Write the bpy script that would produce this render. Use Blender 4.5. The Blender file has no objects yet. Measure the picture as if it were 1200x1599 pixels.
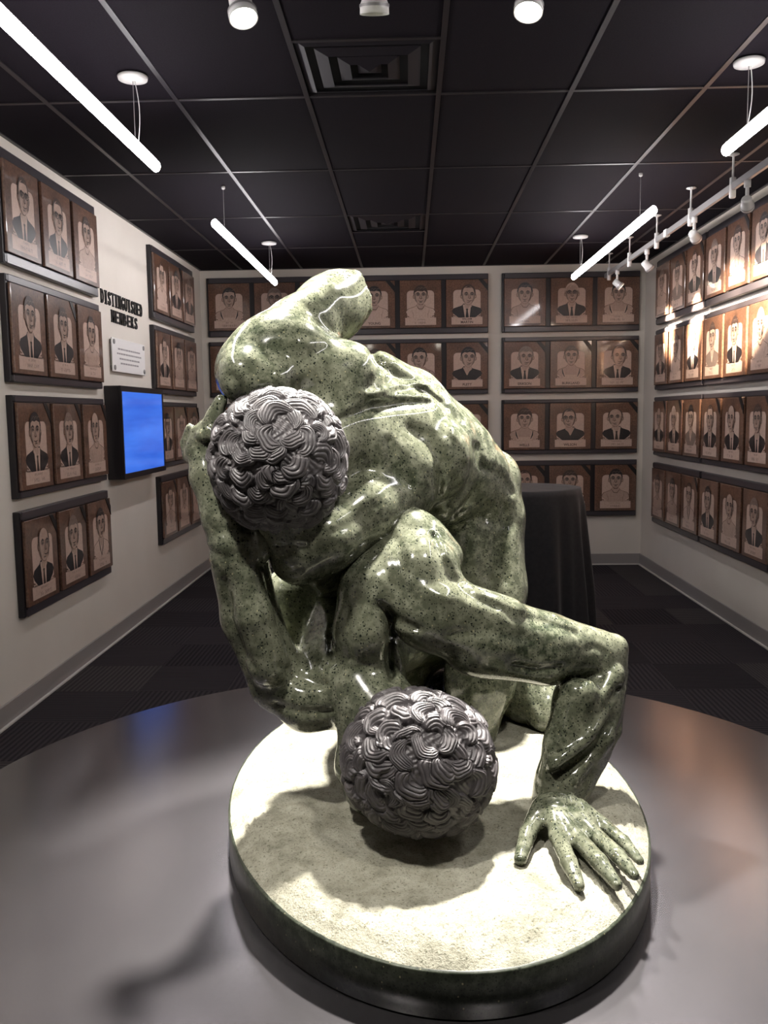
import bpy, bmesh, math, random
import numpy as np
from mathutils import Vector, Matrix

scene = bpy.context.scene
COL = scene.collection

# ------------------------------------------------------------------ camera
F_PX, CX, CY = 1372.3, 600.0, 799.5          # focal length / centre in the 1200x1599 frame
CAM_H = 1.53
YAW, PITCH, ROLL = 0.0302, -0.1113, -0.013
cam_data = bpy.data.cameras.new('camera')
cam_data.sensor_fit = 'VERTICAL'
cam_data.sensor_height = 36.0
cam_data.sensor_width = 27.0
cam_data.lens = F_PX * 36.0 / 1599.0
cam_data.clip_start = 0.05
cam = bpy.data.objects.new('camera', cam_data)
COL.objects.link(cam)
_fw = np.array([-math.sin(YAW) * math.cos(PITCH), math.cos(YAW) * math.cos(PITCH), math.sin(PITCH)])
_r0 = np.array([math.cos(YAW), math.sin(YAW), 0.0])
_u0 = np.cross(_r0, _fw)
_rt = _r0 * math.cos(ROLL) + _u0 * math.sin(ROLL)
_up = _u0 * math.cos(ROLL) - _r0 * math.sin(ROLL)
_eye = np.array([0, 0, CAM_H])
cam.matrix_world = Matrix(((_rt[0], _up[0], -_fw[0], 0), (_rt[1], _up[1], -_fw[1], 0),
                           (_rt[2], _up[2], -_fw[2], CAM_H), (0, 0, 0, 1)))
scene.camera = cam

# ------------------------------------------------------------------ world, exposure
world = bpy.data.worlds.new('world')
scene.world = world
world.use_nodes = True
world.node_tree.nodes['Background'].inputs[0].default_value = (0.02, 0.02, 0.022, 1)
world.node_tree.nodes['Background'].inputs[1].default_value = 1.0
vs = scene.view_settings
vs.view_transform = 'Standard'
vs.look = 'None'
vs.gamma = 1.0
vs.use_curve_mapping = False
vs.exposure = 0.0
scene.cycles.use_denoising = True
scene.cycles.sample_clamp_indirect = 6.0
scene.cycles.max_bounces = 8
scene.cycles.caustics_reflective = False

TUBE_EMIT = 36.0          # linear pendants
SPOT_STATUE = 1350.0      # the track heads over the sculpture (watts)
SPOT_FRONT_FILL = 85.0       # added spots out of view, brightening the sculpture's front
SPOT_WALL = 2000.0        # the track heads washing the right wall

# ------------------------------------------------------------------ pixel helpers
def _ray(px, py):
    return _fw + _rt * (px - CX) / F_PX + _up * (CY - py) / F_PX

def at_y(px, py, Y):
    r = _ray(px, py)
    return _eye + r * (Y / r[1])

def at_z(px, py, z):
    r = _ray(px, py)
    return _eye + r * ((z - CAM_H) / r[2])

def px_m(p):                                   # metres per pixel at a world point
    return float((np.asarray(p) - _eye) @ _fw) / F_PX

# ------------------------------------------------------------------ materials
MATS = {}

class NT:
    """small helper around a node tree"""
    def __init__(self, name):
        self.m = bpy.data.materials.new(name)
        self.m.use_nodes = True
        self.t = self.m.node_tree
        self.b = self.t.nodes['Principled BSDF']
        MATS[name] = self.m
    def n(self, kind, **kw):
        nd = self.t.nodes.new(kind)
        for k, v in kw.items():
            setattr(nd, k, v)
        return nd
    def link(self, a, b):
        self.t.links.new(a, b)
    def set(self, **kw):
        names = dict(color='Base Color', rough='Roughness', metal='Metallic', spec='Specular IOR Level',
                     coat='Coat Weight', coat_rough='Coat Roughness', emit='Emission Color',
                     emit_s='Emission Strength', ior='IOR', sheen='Sheen Weight', trans='Transmission Weight')
        for k, v in kw.items():
            if k in ('color', 'emit') and len(v) == 3:
                v = (*v, 1)
            self.b.inputs[names[k]].default_value = v
        return self
    def coord(self, scale=1.0, kind='Object'):
        c = self.n('ShaderNodeTexCoord')
        mp = self.n('ShaderNodeMapping')
        mp.inputs['Scale'].default_value = (scale, scale, scale) if not hasattr(scale, '__len__') else scale
        self.link(c.outputs[kind], mp.inputs[0])
        return mp.outputs[0]
    def noise(self, vec, scale, detail=3, rough=0.5):
        nd = self.n('ShaderNodeTexNoise')
        nd.inputs['Scale'].default_value = scale
        nd.inputs['Detail'].default_value = detail
        nd.inputs['Roughness'].default_value = rough
        self.link(vec, nd.inputs['Vector'])
        return nd.outputs['Fac']
    def ramp(self, fac, stops):
        r = self.n('ShaderNodeValToRGB')
        e = r.color_ramp.elements
        while len(e) < len(stops):
            e.new(0.5)
        for el, (p, c) in zip(e, stops):
            el.position = p
            el.color = (*c, 1) if len(c) == 3 else c
        self.link(fac, r.inputs[0])
        return r.outputs[0]
    def mix(self, fac, a, b, mode='MIX'):
        mx = self.n('ShaderNodeMix', data_type='RGBA', blend_type=mode)
        for sock, v in ((mx.inputs[0], fac), (mx.inputs[6], a), (mx.inputs[7], b)):
            if isinstance(v, (int, float)):
                sock.default_value = v
            elif isinstance(v, tuple):
                sock.default_value = (*v, 1)
            else:
                self.link(v, sock)
        return mx.outputs[2]
    def math(self, op, a, b=None):
        m = self.n('ShaderNodeMath', operation=op)
        for i, v in enumerate((a, b)):
            if v is None:
                continue
            if isinstance(v, (int, float)):
                m.inputs[i].default_value = v
            else:
                self.link(v, m.inputs[i])
        return m.outputs[0]
    def bump(self, h, strength=0.2, dist=0.01):
        b = self.n('ShaderNodeBump')
        b.inputs['Strength'].default_value = strength
        b.inputs['Distance'].default_value = dist
        self.link(h, b.inputs['Height'])
        self.link(b.outputs[0], self.b.inputs['Normal'])
        return self

def flat(name, color, rough=0.6, **kw):
    return NT(name).set(color=color, rough=rough, **kw).m

# ------------------------------------------------------------------ object helpers
def tag(o, label=None, cat=None, group=None, kind=None):
    if label: o['label'] = label
    if cat: o['category'] = cat
    if group: o['group'] = group
    if kind: o['kind'] = kind
    return o

def link(name, me, mats=None, parent=None):
    o = bpy.data.objects.new(name, me)
    COL.objects.link(o)
    if mats is not None:
        me.materials.clear()
        for m in (mats if isinstance(mats, (list, tuple)) else [mats]):
            me.materials.append(MATS[m] if isinstance(m, str) else m)
    if parent is not None:
        o.parent = parent
    return o

def empty(name, loc=(0, 0, 0), rot=(0, 0, 0)):
    o = bpy.data.objects.new(name, None)
    o.empty_display_size = 0.1
    COL.objects.link(o)
    o.location = loc
    o.rotation_euler = rot
    return o

class MB:
    """collects geometry into one mesh"""
    def __init__(self):
        self.v, self.f, self.mi = [], [], []
    def add(self, vs_, fs_, mi=0):
        k = len(self.v)
        self.v += [tuple(map(float, q)) for q in vs_]
        for f in fs_:
            self.f.append([k + i for i in f]); self.mi.append(mi)
        return self
    def box(self, lo, hi, mi=0, bev=0.0):
        if bev > 0:
            bm = bmesh.new()
            bmesh.ops.create_cube(bm, size=1)
            c = [(a + b) / 2 for a, b in zip(lo, hi)]; s = [b - a for a, b in zip(lo, hi)]
            for q in bm.verts:
                q.co = Vector([c[i] + q.co[i] * s[i] for i in range(3)])
            bmesh.ops.bevel(bm, geom=bm.edges[:], offset=bev, segments=1, affect='EDGES')
            bm.verts.ensure_lookup_table()
            self.add([q.co for q in bm.verts], [[q.index for q in f.verts] for f in bm.faces], mi)
            bm.free()
            return self
        (x0, y0, z0), (x1, y1, z1) = lo, hi
        v = [(x0,y0,z0),(x1,y0,z0),(x1,y1,z0),(x0,y1,z0),(x0,y0,z1),(x1,y0,z1),(x1,y1,z1),(x0,y1,z1)]
        return self.add(v, [(0,3,2,1),(4,5,6,7),(0,1,5,4),(1,2,6,5),(2,3,7,6),(3,0,4,7)], mi)
    def tube(self, path, radii, seg=16, mi=0, caps=True):
        path = [Vector(p) for p in path]
        if not hasattr(radii, '__len__'):
            radii = [radii] * len(path)
        rings = []
        up = None
        for i, p in enumerate(path):
            d = (path[min(i + 1, len(path) - 1)] - path[max(i - 1, 0)])
            if d.length < 1e-9:
                d = rings_d
            d = d.normalized(); rings_d = d
            if up is None:
                up = Vector((0, 0, 1)) if abs(d.z) < 0.9 else Vector((1, 0, 0))
            a = d.cross(up).normalized(); b = a.cross(d).normalized(); up = b
            rings.append([p + (a * math.cos(t) + b * math.sin(t)) * radii[i]
                          for t in [2 * math.pi * k / seg for k in range(seg)]])
        vs_ = [q for r in rings for q in r]
        fs_ = []
        for i in range(len(rings) - 1):
            for k in range(seg):
                k2 = (k + 1) % seg
                fs_.append((i*seg+k, i*seg+k2, (i+1)*seg+k2, (i+1)*seg+k))
        if caps:
            fs_.append(list(range(seg))[::-1]); fs_.append([(len(rings)-1)*seg+k for k in range(seg)])
        return self.add(vs_, fs_, mi)
    def lathe(self, prof, seg=48, mi=0, center=(0, 0, 0), cap=True):
        vs_, fs_ = [], []
        n = len(prof)
        for (r, z) in prof:
            for k in range(seg):
                t = 2 * math.pi * k / seg
                vs_.append((center[0] + r * math.cos(t), center[1] + r * math.sin(t), center[2] + z))
        for i in range(n - 1):
            for k in range(seg):
                k2 = (k + 1) % seg
                fs_.append((i*seg+k, i*seg+k2, (i+1)*seg+k2, (i+1)*seg+k))
        if cap:
            fs_.append(list(range(seg))[::-1]); fs_.append([(n-1)*seg+k for k in range(seg)])
        return self.add(vs_, fs_, mi)
    def mesh(self, name, smooth=False, mats=None):
        me = bpy.data.meshes.new(name)
        me.from_pydata(self.v, [], self.f)
        for m in (mats or []):
            me.materials.append(MATS[m])
        me.polygons.foreach_set('material_index', self.mi)
        if smooth:
            me.polygons.foreach_set('use_smooth', [True] * len(me.polygons))
        me.update()
        return me
    def build(self, name, mats, parent=None, smooth=False):
        mats = mats if isinstance(mats, (list, tuple)) else [mats]
        return link(name, self.mesh(name, smooth, mats), None, parent)
# ================================================================== room shell
WL, WR, WB, WF, ZC = -2.04, 2.295, 8.752, -2.6, 2.943

def room_materials():
    t = NT('wall_paint'); v = t.coord(1.0)
    c = t.ramp(t.noise(v, 1.7, 3), [(0.3, (0.68, 0.63, 0.565)), (0.7, (0.74, 0.69, 0.625))])
    t.link(c, t.b.inputs['Base Color']); t.set(rough=0.7, spec=0.3)
    t.bump(t.noise(v, 220.0, 2), 0.08, 0.002)
    t = NT('ceiling_tile'); v = t.coord(1.0)
    c = t.ramp(t.noise(v, 160.0, 4, 0.8), [(0.35, (0.0034, 0.0024, 0.0046)), (0.7, (0.0105, 0.0072, 0.0128))])
    t.link(c, t.b.inputs['Base Color']); t.set(rough=0.9, spec=0.12)
    t.bump(t.noise(v, 300.0, 2), 0.3, 0.002)
    flat('ceiling_bar', (0.016, 0.0135, 0.016), 0.4)
    flat('rubber_base', (0.30, 0.28, 0.27), 0.45)
    flat('base_edge', (0.62, 0.59, 0.56), 0.5)
    t = NT('floor_slab'); t.set(color=(0.02, 0.02, 0.022), rough=0.95)
    # carpet tile: fine ribs plus random streaks
    for i, (lo, hi) in enumerate((((0.024, 0.021, 0.025), (0.052, 0.046, 0.051)), ((0.036, 0.032, 0.034), (0.074, 0.066, 0.068)),
                                  ((0.017, 0.015, 0.018), (0.040, 0.035, 0.040)))):
        t = NT('carpet_%d' % i); v = t.coord(1.0)
        w = t.n('ShaderNodeTexWave', wave_type='BANDS', bands_direction='X'); w.inputs['Scale'].default_value = 11.0
        w.inputs['Distortion'].default_value = 0.6; w.inputs['Detail'].default_value = 2; t.link(v, w.inputs['Vector'])
        st = t.noise(t.coord((90, 3, 1)), 1.0, 3, 0.7)
        f = t.math('ADD', t.math('MULTIPLY', w.outputs['Fac'], 0.6), t.math('MULTIPLY', st, 0.5))
        c = t.ramp(f, [(0.25, lo), (0.85, hi)])
        fz = t.ramp(t.noise(v, 600.0, 2), [(0.3, (0.6, 0.6, 0.6)), (0.7, (1.2, 1.2, 1.2))])
        c = t.mix(1.0, c, fz, 'MULTIPLY')
        t.link(c, t.b.inputs['Base Color']); t.set(rough=0.95, spec=0.1)
        t.bump(f, 0.5, 0.004)
    flat('black_satin', (0.012, 0.010, 0.013), 0.35)
    flat('white_metal', (0.62, 0.61, 0.60), 0.4)
    flat('grey_metal', (0.30, 0.29, 0.29), 0.35, metal=0.3)
    flat('diffuser_grey', (0.012, 0.010, 0.014), 0.5)
    flat('dark_void', (0.006, 0.006, 0.007), 0.9)
room_materials()

def struct(o):
    o['kind'] = 'structure'
    return o

m = MB(); m.box((WL - 0.2, WF - 0.2, -0.12), (WR + 0.2, WB + 0.2, -0.012)); floor = struct(m.build('floor', 'floor_slab'))
m = MB(); m.box((WL - 0.2, WF - 0.2, ZC + 0.03), (WR + 0.2, WB + 0.2, ZC + 0.12)); ceiling = struct(m.build('ceiling', 'dark_void'))
for nm, lo, hi in (('wall_left', (WL - 0.12, WF, -0.012), (WL, WB, ZC + 0.03)), ('wall_right', (WR, WF, -0.012), (WR + 0.12, WB, ZC + 0.03)),
                   ('wall_back', (WL - 0.12, WB, -0.012), (WR + 0.12, WB + 0.12, ZC + 0.03)), ('wall_front', (WL - 0.12, WF - 0.12, -0.012), (WR + 0.12, WF, ZC + 0.03))):
    m = MB(); m.box(lo, hi); struct(m.build(nm, 'wall_paint'))

def baseboards():
    hgt, d = 0.112, 0.012
    def strip(nm, lo, hi, elo, ehi):
        m = MB(); m.box(lo, hi, 0, 0.003); b = struct(m.build(nm, 'rubber_base'))
        m = MB(); m.box(elo, ehi, 0, 0.002); m.build('foot_edge', 'base_edge', b)
    strip('baseboard_left', (WL, WF, 0), (WL + d, WB - d, hgt), (WL + d, WF, 0), (WL + d + 0.016, WB - d, 0.012))
    strip('baseboard_right', (WR - d, WF, 0), (WR, WB - d, hgt), (WR - d - 0.016, WF, 0), (WR - d, WB - d, 0.012))
    strip('baseboard_back', (WL, WB - d, 0), (WR, WB, hgt), (WL + d + 0.016, WB - d - 0.016, 0), (WR - d - 0.016, WB - d, 0.012))
baseboards()

def carpet():
    S = 0.5
    me = []
    for i in range(3):
        b = MB(); b.box((-S/2 + 0.0008, -S/2 + 0.0008, -0.012), (S/2 - 0.0008, S/2 - 0.0008, 0.0), 0, 0.0012)
        me.append(b.mesh('carpet_tile', False, ['carpet_%d' % i]))
    rng = random.Random(4)
    y = 1.75; j = 0
    while y + S <= WB + 0.01:
        x = WL + S / 2; i = 0
        while x - S / 2 < WR:
            o = bpy.data.objects.new('carpet_tile', me[rng.choice((0, 0, 1, 2))])
            COL.objects.link(o); o.parent = floor
            o.location = (x, y + S / 2, 0)
            o.rotation_euler = (0, 0, math.pi / 2 * ((i + j) % 2) + math.pi * rng.randint(0, 1))
            if x + S / 2 > WR + 0.02:
                o.location.x = (x - S / 2 + WR) / 2
                if (i + j) % 2 == 0: o.scale.x = (WR - x + S / 2) / S
                else: o.scale.y = (WR - x + S / 2) / S
            x += S; i += 1
        y += S; j += 1
carpet()

# ------------------------------------------------------------------ suspended ceiling
GX = [0.144 + 0.59 * n for n in range(-4, 5)]
GY = [4.11 + 1.19 * n for n in range(-5, 5)]
VENTS = {}
def ceiling_grid():
    xs = [WL] + [x for x in GX if WL + 0.02 < x < WR - 0.02] + [WR]
    ys = [WF] + [y for y in GY if WF + 0.05 < y < WB - 0.05] + [WB]
    cache = {}
    vent_cells = []
    for i in range(len(xs) - 1):
        for j in range(len(ys) - 1):
            x0, x1, y0, y1 = xs[i], xs[i + 1], ys[j], ys[j + 1]
            if abs(x1 - 0.144) < 0.01:
                for vy in (3.53, 7.15):
                    if y0 <= vy < y1:
                        if vy < 4: y1v, y0v = y1, y1 - 0.59
                        else: y0v, y1v = y0 - 0.0 + 0.0, y0 + 0.59
                        vent_cells.append((x0, x1, y0v, y1v))
                        if vy < 4: y1 = y1 - 0.59
                        else: y0 = y0 + 0.59
            key = (round(x1 - x0, 3), round(y1 - y0, 3))
            if key not in cache:
                b = MB(); w, d = key
                b.box((-w/2 + 0.010, -d/2 + 0.010, 0.0), (w/2 - 0.010, d/2 - 0.010, 0.018), 0, 0.003)
                cache[key] = b.mesh('ceiling_tile', False, ['ceiling_tile'])
            o = bpy.data.objects.new('ceiling_tile', cache[key]); COL.objects.link(o); o.parent = ceiling
            o.location = ((x0 + x1) / 2, (y0 + y1) / 2, ZC + 0.004)
    for x in xs[1:-1]:
        m = MB(); m.box((x - 0.011, WF, ZC), (x + 0.011, WB, ZC + 0.005)); m.box((x - 0.002, WF, ZC + 0.005), (x + 0.002, WB, ZC + 0.03)); m.build('grid_bar', 'ceiling_bar', ceiling)
    extra = [c[2] if c[2] < 4 and c[2] > 3 else c[3] for c in vent_cells]
    for y in ys[1:-1]:
        m = MB(); m.box((WL, y - 0.011, ZC + 0.0005), (WR, y + 0.011, ZC + 0.0045)); m.box((WL, y - 0.002, ZC + 0.005), (WR, y + 0.002, ZC + 0.028)); m.build('grid_bar', 'ceiling_bar', ceiling)
    for c, y in zip(vent_cells, extra):
        m = MB(); m.box((c[0], y - 0.011, ZC + 0.0005), (c[1], y + 0.011, ZC + 0.0045)); m.build('grid_bar', 'ceiling_bar', ceiling)
    for nm, lo, hi in (('trim_1', (WL, WF, ZC - 0.002), (WL + 0.02, WB, ZC + 0.004)), ('trim_2', (WR - 0.02, WF, ZC - 0.002), (WR, WB, ZC + 0.004)),
                       ('trim_3', (WL, WB - 0.02, ZC - 0.002), (WR, WB, ZC + 0.004))):
        m = MB(); m.box(lo, hi); struct(m.build(nm, 'ceiling_bar'))
    return vent_cells

def ceiling_vents(cells):
    labs = ['square dark ceiling air diffuser above the sculpture', 'square dark ceiling air diffuser near the far wall']
    for (x0, x1, y0, y1), lab in zip(cells, labs):
        cx, cy = (x0 + x1) / 2, (y0 + y1) / 2
        r = empty('ceiling_air_diffuser', (cx, cy, ZC)); tag(r, lab, 'air vent', 'ceiling air diffusers')
        hw, hd = (x1 - x0) / 2 - 0.012, (y1 - y0) / 2 - 0.012
        m = MB(); m.box((-hw, -hd, 0.02), (hw, hd, 0.024)); m.build('backing_plate', 'dark_void', r)
        for q, (s0, s1, z) in enumerate(((1.0, 0.86, 0.002), (0.74, 0.56, -0.004), (0.44, 0.27, -0.006), (0.17, 0.0, -0.006))):
            b = MB(); n = 4
            def sq(s, zz): return [(-hw*s, -hd*s, zz), (hw*s, -hd*s, zz), (hw*s, hd*s, zz), (-hw*s, hd*s, zz)]
            vs_ = sq(s0, z + 0.016) + sq(s0, z + 0.013) + sq(s1, z) + sq(s1, z + 0.003)
            fs_ = []
            for a, c in ((0, 1), (1, 2), (2, 3)):
                for k in range(4):
                    fs_.append((a*4+k, c*4+k, c*4+(k+1) % 4, a*4+(k+1) % 4))
            for k in range(4): fs_.append((12+k, k, (k+1) % 4, 12+(k+1) % 4))
            b.add(vs_, fs_); b.build('louvre_ring', 'diffuser_grey', r)
ceiling_vents(ceiling_grid())
# ================================================================== lamps
def _():
    t = NT('tube_glow'); t.set(color=(0.9, 0.9, 0.9), emit=(1.0, 0.955, 0.97), emit_s=TUBE_EMIT)
    t = NT('lamp_glow'); t.set(color=(0.9, 0.9, 0.9), emit=(1.0, 0.93, 0.80), emit_s=60.0)
    t = NT('wall_lamp_glow'); t.set(color=(0.9, 0.9, 0.9), emit=(1.0, 0.86, 0.66), emit_s=30.0)
_()

def pendant(x, y0, y1, canopies, label):
    z = 2.66
    r = empty('linear_pendant_lamp', (x, (y0 + y1) / 2, z)); tag(r, label, 'lamp', 'linear pendant lamps')
    h = (y1 - y0) / 2; w = 0.021
    pr = [(w * math.cos(a), 0.026 * math.sin(a)) for a in np.linspace(0, 2 * math.pi, 20, endpoint=False)]
    b = MB(); n = len(pr); vs_, fs_ = [], []
    ends = [(-h, .5), (-h + .004, .8), (-h + .012, 1), (h - .012, 1), (h - .004, .8), (h, .5)]
    for yy, s in ends: vs_ += [(p * s, yy, q * s) for p, q in pr]
    for i in range(len(ends) - 1):
        for k in range(n): fs_.append((i*n+k, i*n+(k+1) % n, (i+1)*n+(k+1) % n, (i+1)*n+k))
    fs_.append(list(range(n))[::-1]); fs_.append([(len(ends)-1)*n+k for k in range(n)])
    b.add(vs_, fs_); b.build('diffuser_tube', 'tube_glow', r, True)
    m = MB(); m.box((-0.006, -h + 0.02, 0.0255), (0.006, h - 0.02, 0.030)); m.build('spine', 'white_metal', r)
    cy = (y0 + y1) / 2
    for yc, big in canopies:
        yl = yc - cy
        rad = 0.062 if big else 0.012
        m = MB(); m.lathe([(rad * .9, ZC - z), (rad, ZC - z - .004), (rad * .96, ZC - z - .016), (rad * .3, ZC - z - .022)], 40, center=(0, yl, 0))
        m.build('canopy', 'white_metal', r, True)
        m = MB(); m.tube([(0, yl, ZC - z - .02), (0, yl, 0.03)], 0.0016, 6); m.build('suspension_cable', 'grey_metal', r)
        if big:
            pts = [(0.008 + 0.012 * math.sin(math.pi * t) , yl + 0.02 * t, (ZC - z - .02) * (1 - t) + 0.03 * t) for t in np.linspace(0, 1, 8)]
            m = MB(); m.tube(pts, 0.002, 6); m.build('power_cord', 'white_metal', r)
pendant(-1.14, 1.72, 4.12, [(3.81, True), (2.0, False)], 'long white glowing linear pendant above the wall with the blue screen')
pendant(-1.14, 5.31, 7.68, [(7.39, True), (5.60, False)], 'white glowing linear pendant by the far corner of the blue screen wall')
pendant(1.40, 1.68, 4.06, [(3.81, True), (2.0, False)], 'long white glowing linear pendant hung before the spotlit wall')
pendant(1.40, 5.19, 7.66, [(7.37, True), (5.50, False)], 'white glowing linear pendant between the spotlight track and far wall')

def spot_light(name, parent, loc, target, watts, size, blend, color, radius):
    d = bpy.data.lights.new(name, 'SPOT'); d.energy = watts; d.spot_size = math.radians(size); d.spot_blend = blend
    d.color = color; d.shadow_soft_size = radius
    o = bpy.data.objects.new(name, d); COL.objects.link(o); o.parent = parent
    o.location = loc
    o.rotation_euler = (Vector(target) - Vector(loc)).to_track_quat('-Z', 'Y').to_euler()
    return o

def spot_head(name, label, group, top, joint, target, glow, watts, size, rad=0.045, length=0.10, color=(1, .95, .88), lamp_r=0.04):
    """stem from the rail, then a tilted round lamp housing"""
    r = empty(name, top); tag(r, label, 'spotlight', group)
    T = Vector(top); J = Vector(joint) - T
    m = MB(); m.tube([(0, 0, 0), (0, 0, -0.035)], 0.018, 14); m.tube([(0, 0, -0.03), J * 0.92], 0.010, 12); m.build('stem', 'white_metal', r, True)
    d = (Vector(target) - Vector(joint)).normalized()
    q = d.to_track_quat('Z', 'Y').to_matrix().to_4x4()
    b = MB(); prof = [(rad * .35, -length * .45), (rad * .62, -length * .42), (rad * .78, -length * .30), (rad * .80, length * .10), (rad * .98, length * .30), (rad, length * .55), (rad * .93, length * .55), (rad * .88, length * .40)]
    b.lathe(prof, 32, cap=False)
    b.add([(rad * .35 * math.cos(t), rad * .35 * math.sin(t), -length * .45) for t in np.linspace(0, 2 * math.pi, 32, endpoint=False)], [list(range(32))[::-1]])
    b.v = [tuple(q @ Vector(p) + J) for p in b.v]
    b.build('lamp_housing', 'white_metal', r, True)
    b = MB(); b.lathe([(rad * 1.015, length * .28), (rad * 1.02, length * .36)], 32, cap=False); b.v = [tuple(q @ Vector(p) + J) for p in b.v]; b.build('bezel_ring', 'grey_metal', r, True)
    b = MB(); b.lathe([(rad * .88, length * .44), (rad * .5, length * .47), (0.001, length * .48)], 28, cap=False); b.v = [tuple(q @ Vector(p) + J) for p in b.v]
    b.build('lens', glow, r, True)
    if watts > 0:
        p = q @ Vector((0, 0, length * .60)) + J
        spot_light('lamp', r, p, Vector(target) - T, watts, size, 0.75, color, lamp_r)
    return r

# ---- short track over the sculpture
def statue_track():
    r = empty('lighting_track', (-0.06, 2.86, 2.90)); tag(r, 'white ceiling lighting track over the sculpture', 'lighting track')
    m = MB(); m.box((-0.75, -0.018, -0.02), (0.75, 0.018, 0.012), 0, 0.003); m.build('rail', 'white_metal', r)
    for x in (-0.7, 0.7):
        m = MB(); m.box((x - 0.012, -0.012, 0.012), (x + 0.012, 0.012, ZC - 2.90)); m.build('mounting_block', 'white_metal', r)
    g = 'track spotlights over the sculpture'
    spot_head('spotlight', 'lit white spotlight over the sculpture, on the blue screen side', g, (-0.507, 2.86, 2.88), (-0.507, 2.85, 2.79), (-0.10, 2.15, 0.8), 'lamp_glow', SPOT_STATUE, 52, lamp_r=0.06)
    spot_head('spotlight', 'lit white spotlight over the sculpture, on the spotlit wall side', g, (0.381, 2.86, 2.88), (0.381, 2.86, 2.79), (0.10, 2.15, 0.8), 'lamp_glow', SPOT_STATUE, 52, lamp_r=0.06)
    spot_head('spotlight', 'unlit white spotlight between the two lit ones over the sculpture', g, (-0.095, 2.86, 2.88), (-0.095, 2.83, 2.80), (-0.10, 3.1, 1.9), 'grey_metal', 0, 60)
    # second track and its two spots, added out of view to brighten the front
    r = empty('lighting_track', (-0.06, 1.25, 2.90)); tag(r, 'added out-of-view lighting track above the front of the sculpture', 'lighting track')
    m = MB(); m.box((-0.75, -0.018, -0.02), (0.75, 0.018, 0.012), 0, 0.003); m.build('rail', 'white_metal', r)
    for x in (-0.7, 0.7):
        m = MB(); m.box((x - 0.012, -0.012, 0.012), (x + 0.012, 0.012, ZC - 2.90)); m.build('mounting_block', 'white_metal', r)
    spot_head('spotlight', 'added fill spotlight above the front of the sculpture, on the blue screen side', g, (-0.72, 1.25, 2.88), (-0.72, 1.25, 2.79), (-0.22, 2.12, 1.15), 'lamp_glow', SPOT_FRONT_FILL * 2.0, 52, lamp_r=0.06)
    spot_head('spotlight', 'added fill spotlight above the front of the sculpture, on the spotlit wall side', g, (0.55, 1.25, 2.88), (0.55, 1.25, 2.79), (0.15, 2.1, 1.0), 'lamp_glow', SPOT_FRONT_FILL, 52, lamp_r=0.06)
statue_track()

# ---- long rail with spots washing the right wall
def wall_track():
    X, Z = 1.82, 2.765
    r = empty('lighting_track', (X, 6.2, Z)); tag(r, 'long grey suspended lighting rail along the spotlit wall', 'lighting track')
    m = MB(); m.box((-0.012, -2.6, -0.020), (0.012, 2.15, 0.020), 0, 0.003); m.build('rail', 'grey_metal', r)
    m = MB(); m.box((-0.016, 0.18, -0.026), (0.016, 0.24, 0.026), 0, 0.003); m.build('rail_joint', 'white_metal', r)
    for y in (4.40, 5.14, 5.88, 6.66, 7.46, 8.20):
        yy = y - 6.2
        m = MB(); m.lathe([(0.030, ZC - Z), (0.032, ZC - Z - .004), (0.012, ZC - Z - .012), (0.006, ZC - Z - .014), (0.006, 0.055), (0.017, 0.05), (0.018, -0.055), (0.015, -0.06)], 18, center=(0, yy, 0)); m.build('rail_hanger', 'white_metal', r, True)
    g = 'spotlights washing the portrait wall'
    heads = [(4.92, 'second row'), (5.80, ''), (6.92, ''), (7.88, '')]
    labs = ['white spotlight on the wall rail, farthest from the room corner', 'white spotlight on the wall rail beside the upright rail hanger',
            'white spotlight on the wall rail past the rail joint', 'white lit spotlight at the far wall end of the wall rail']
    tgts = [(2.25, 5.82, 2.26), (2.25, 6.35, 2.36), (2.25, 7.06, 2.22), (2.25, 7.78, 2.24)]
    for (y, _u), lab, tg, w in zip(heads, labs, tgts, (1.0, .12, 1.0, .8)):
        spot_head('spotlight', lab, g, (X, y, Z - 0.02), (X, y, Z - 0.135), tg, 'wall_lamp_glow', SPOT_WALL * w, 36, 0.036, 0.085, (1, .80, .58), 0.03)
wall_track()
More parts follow.
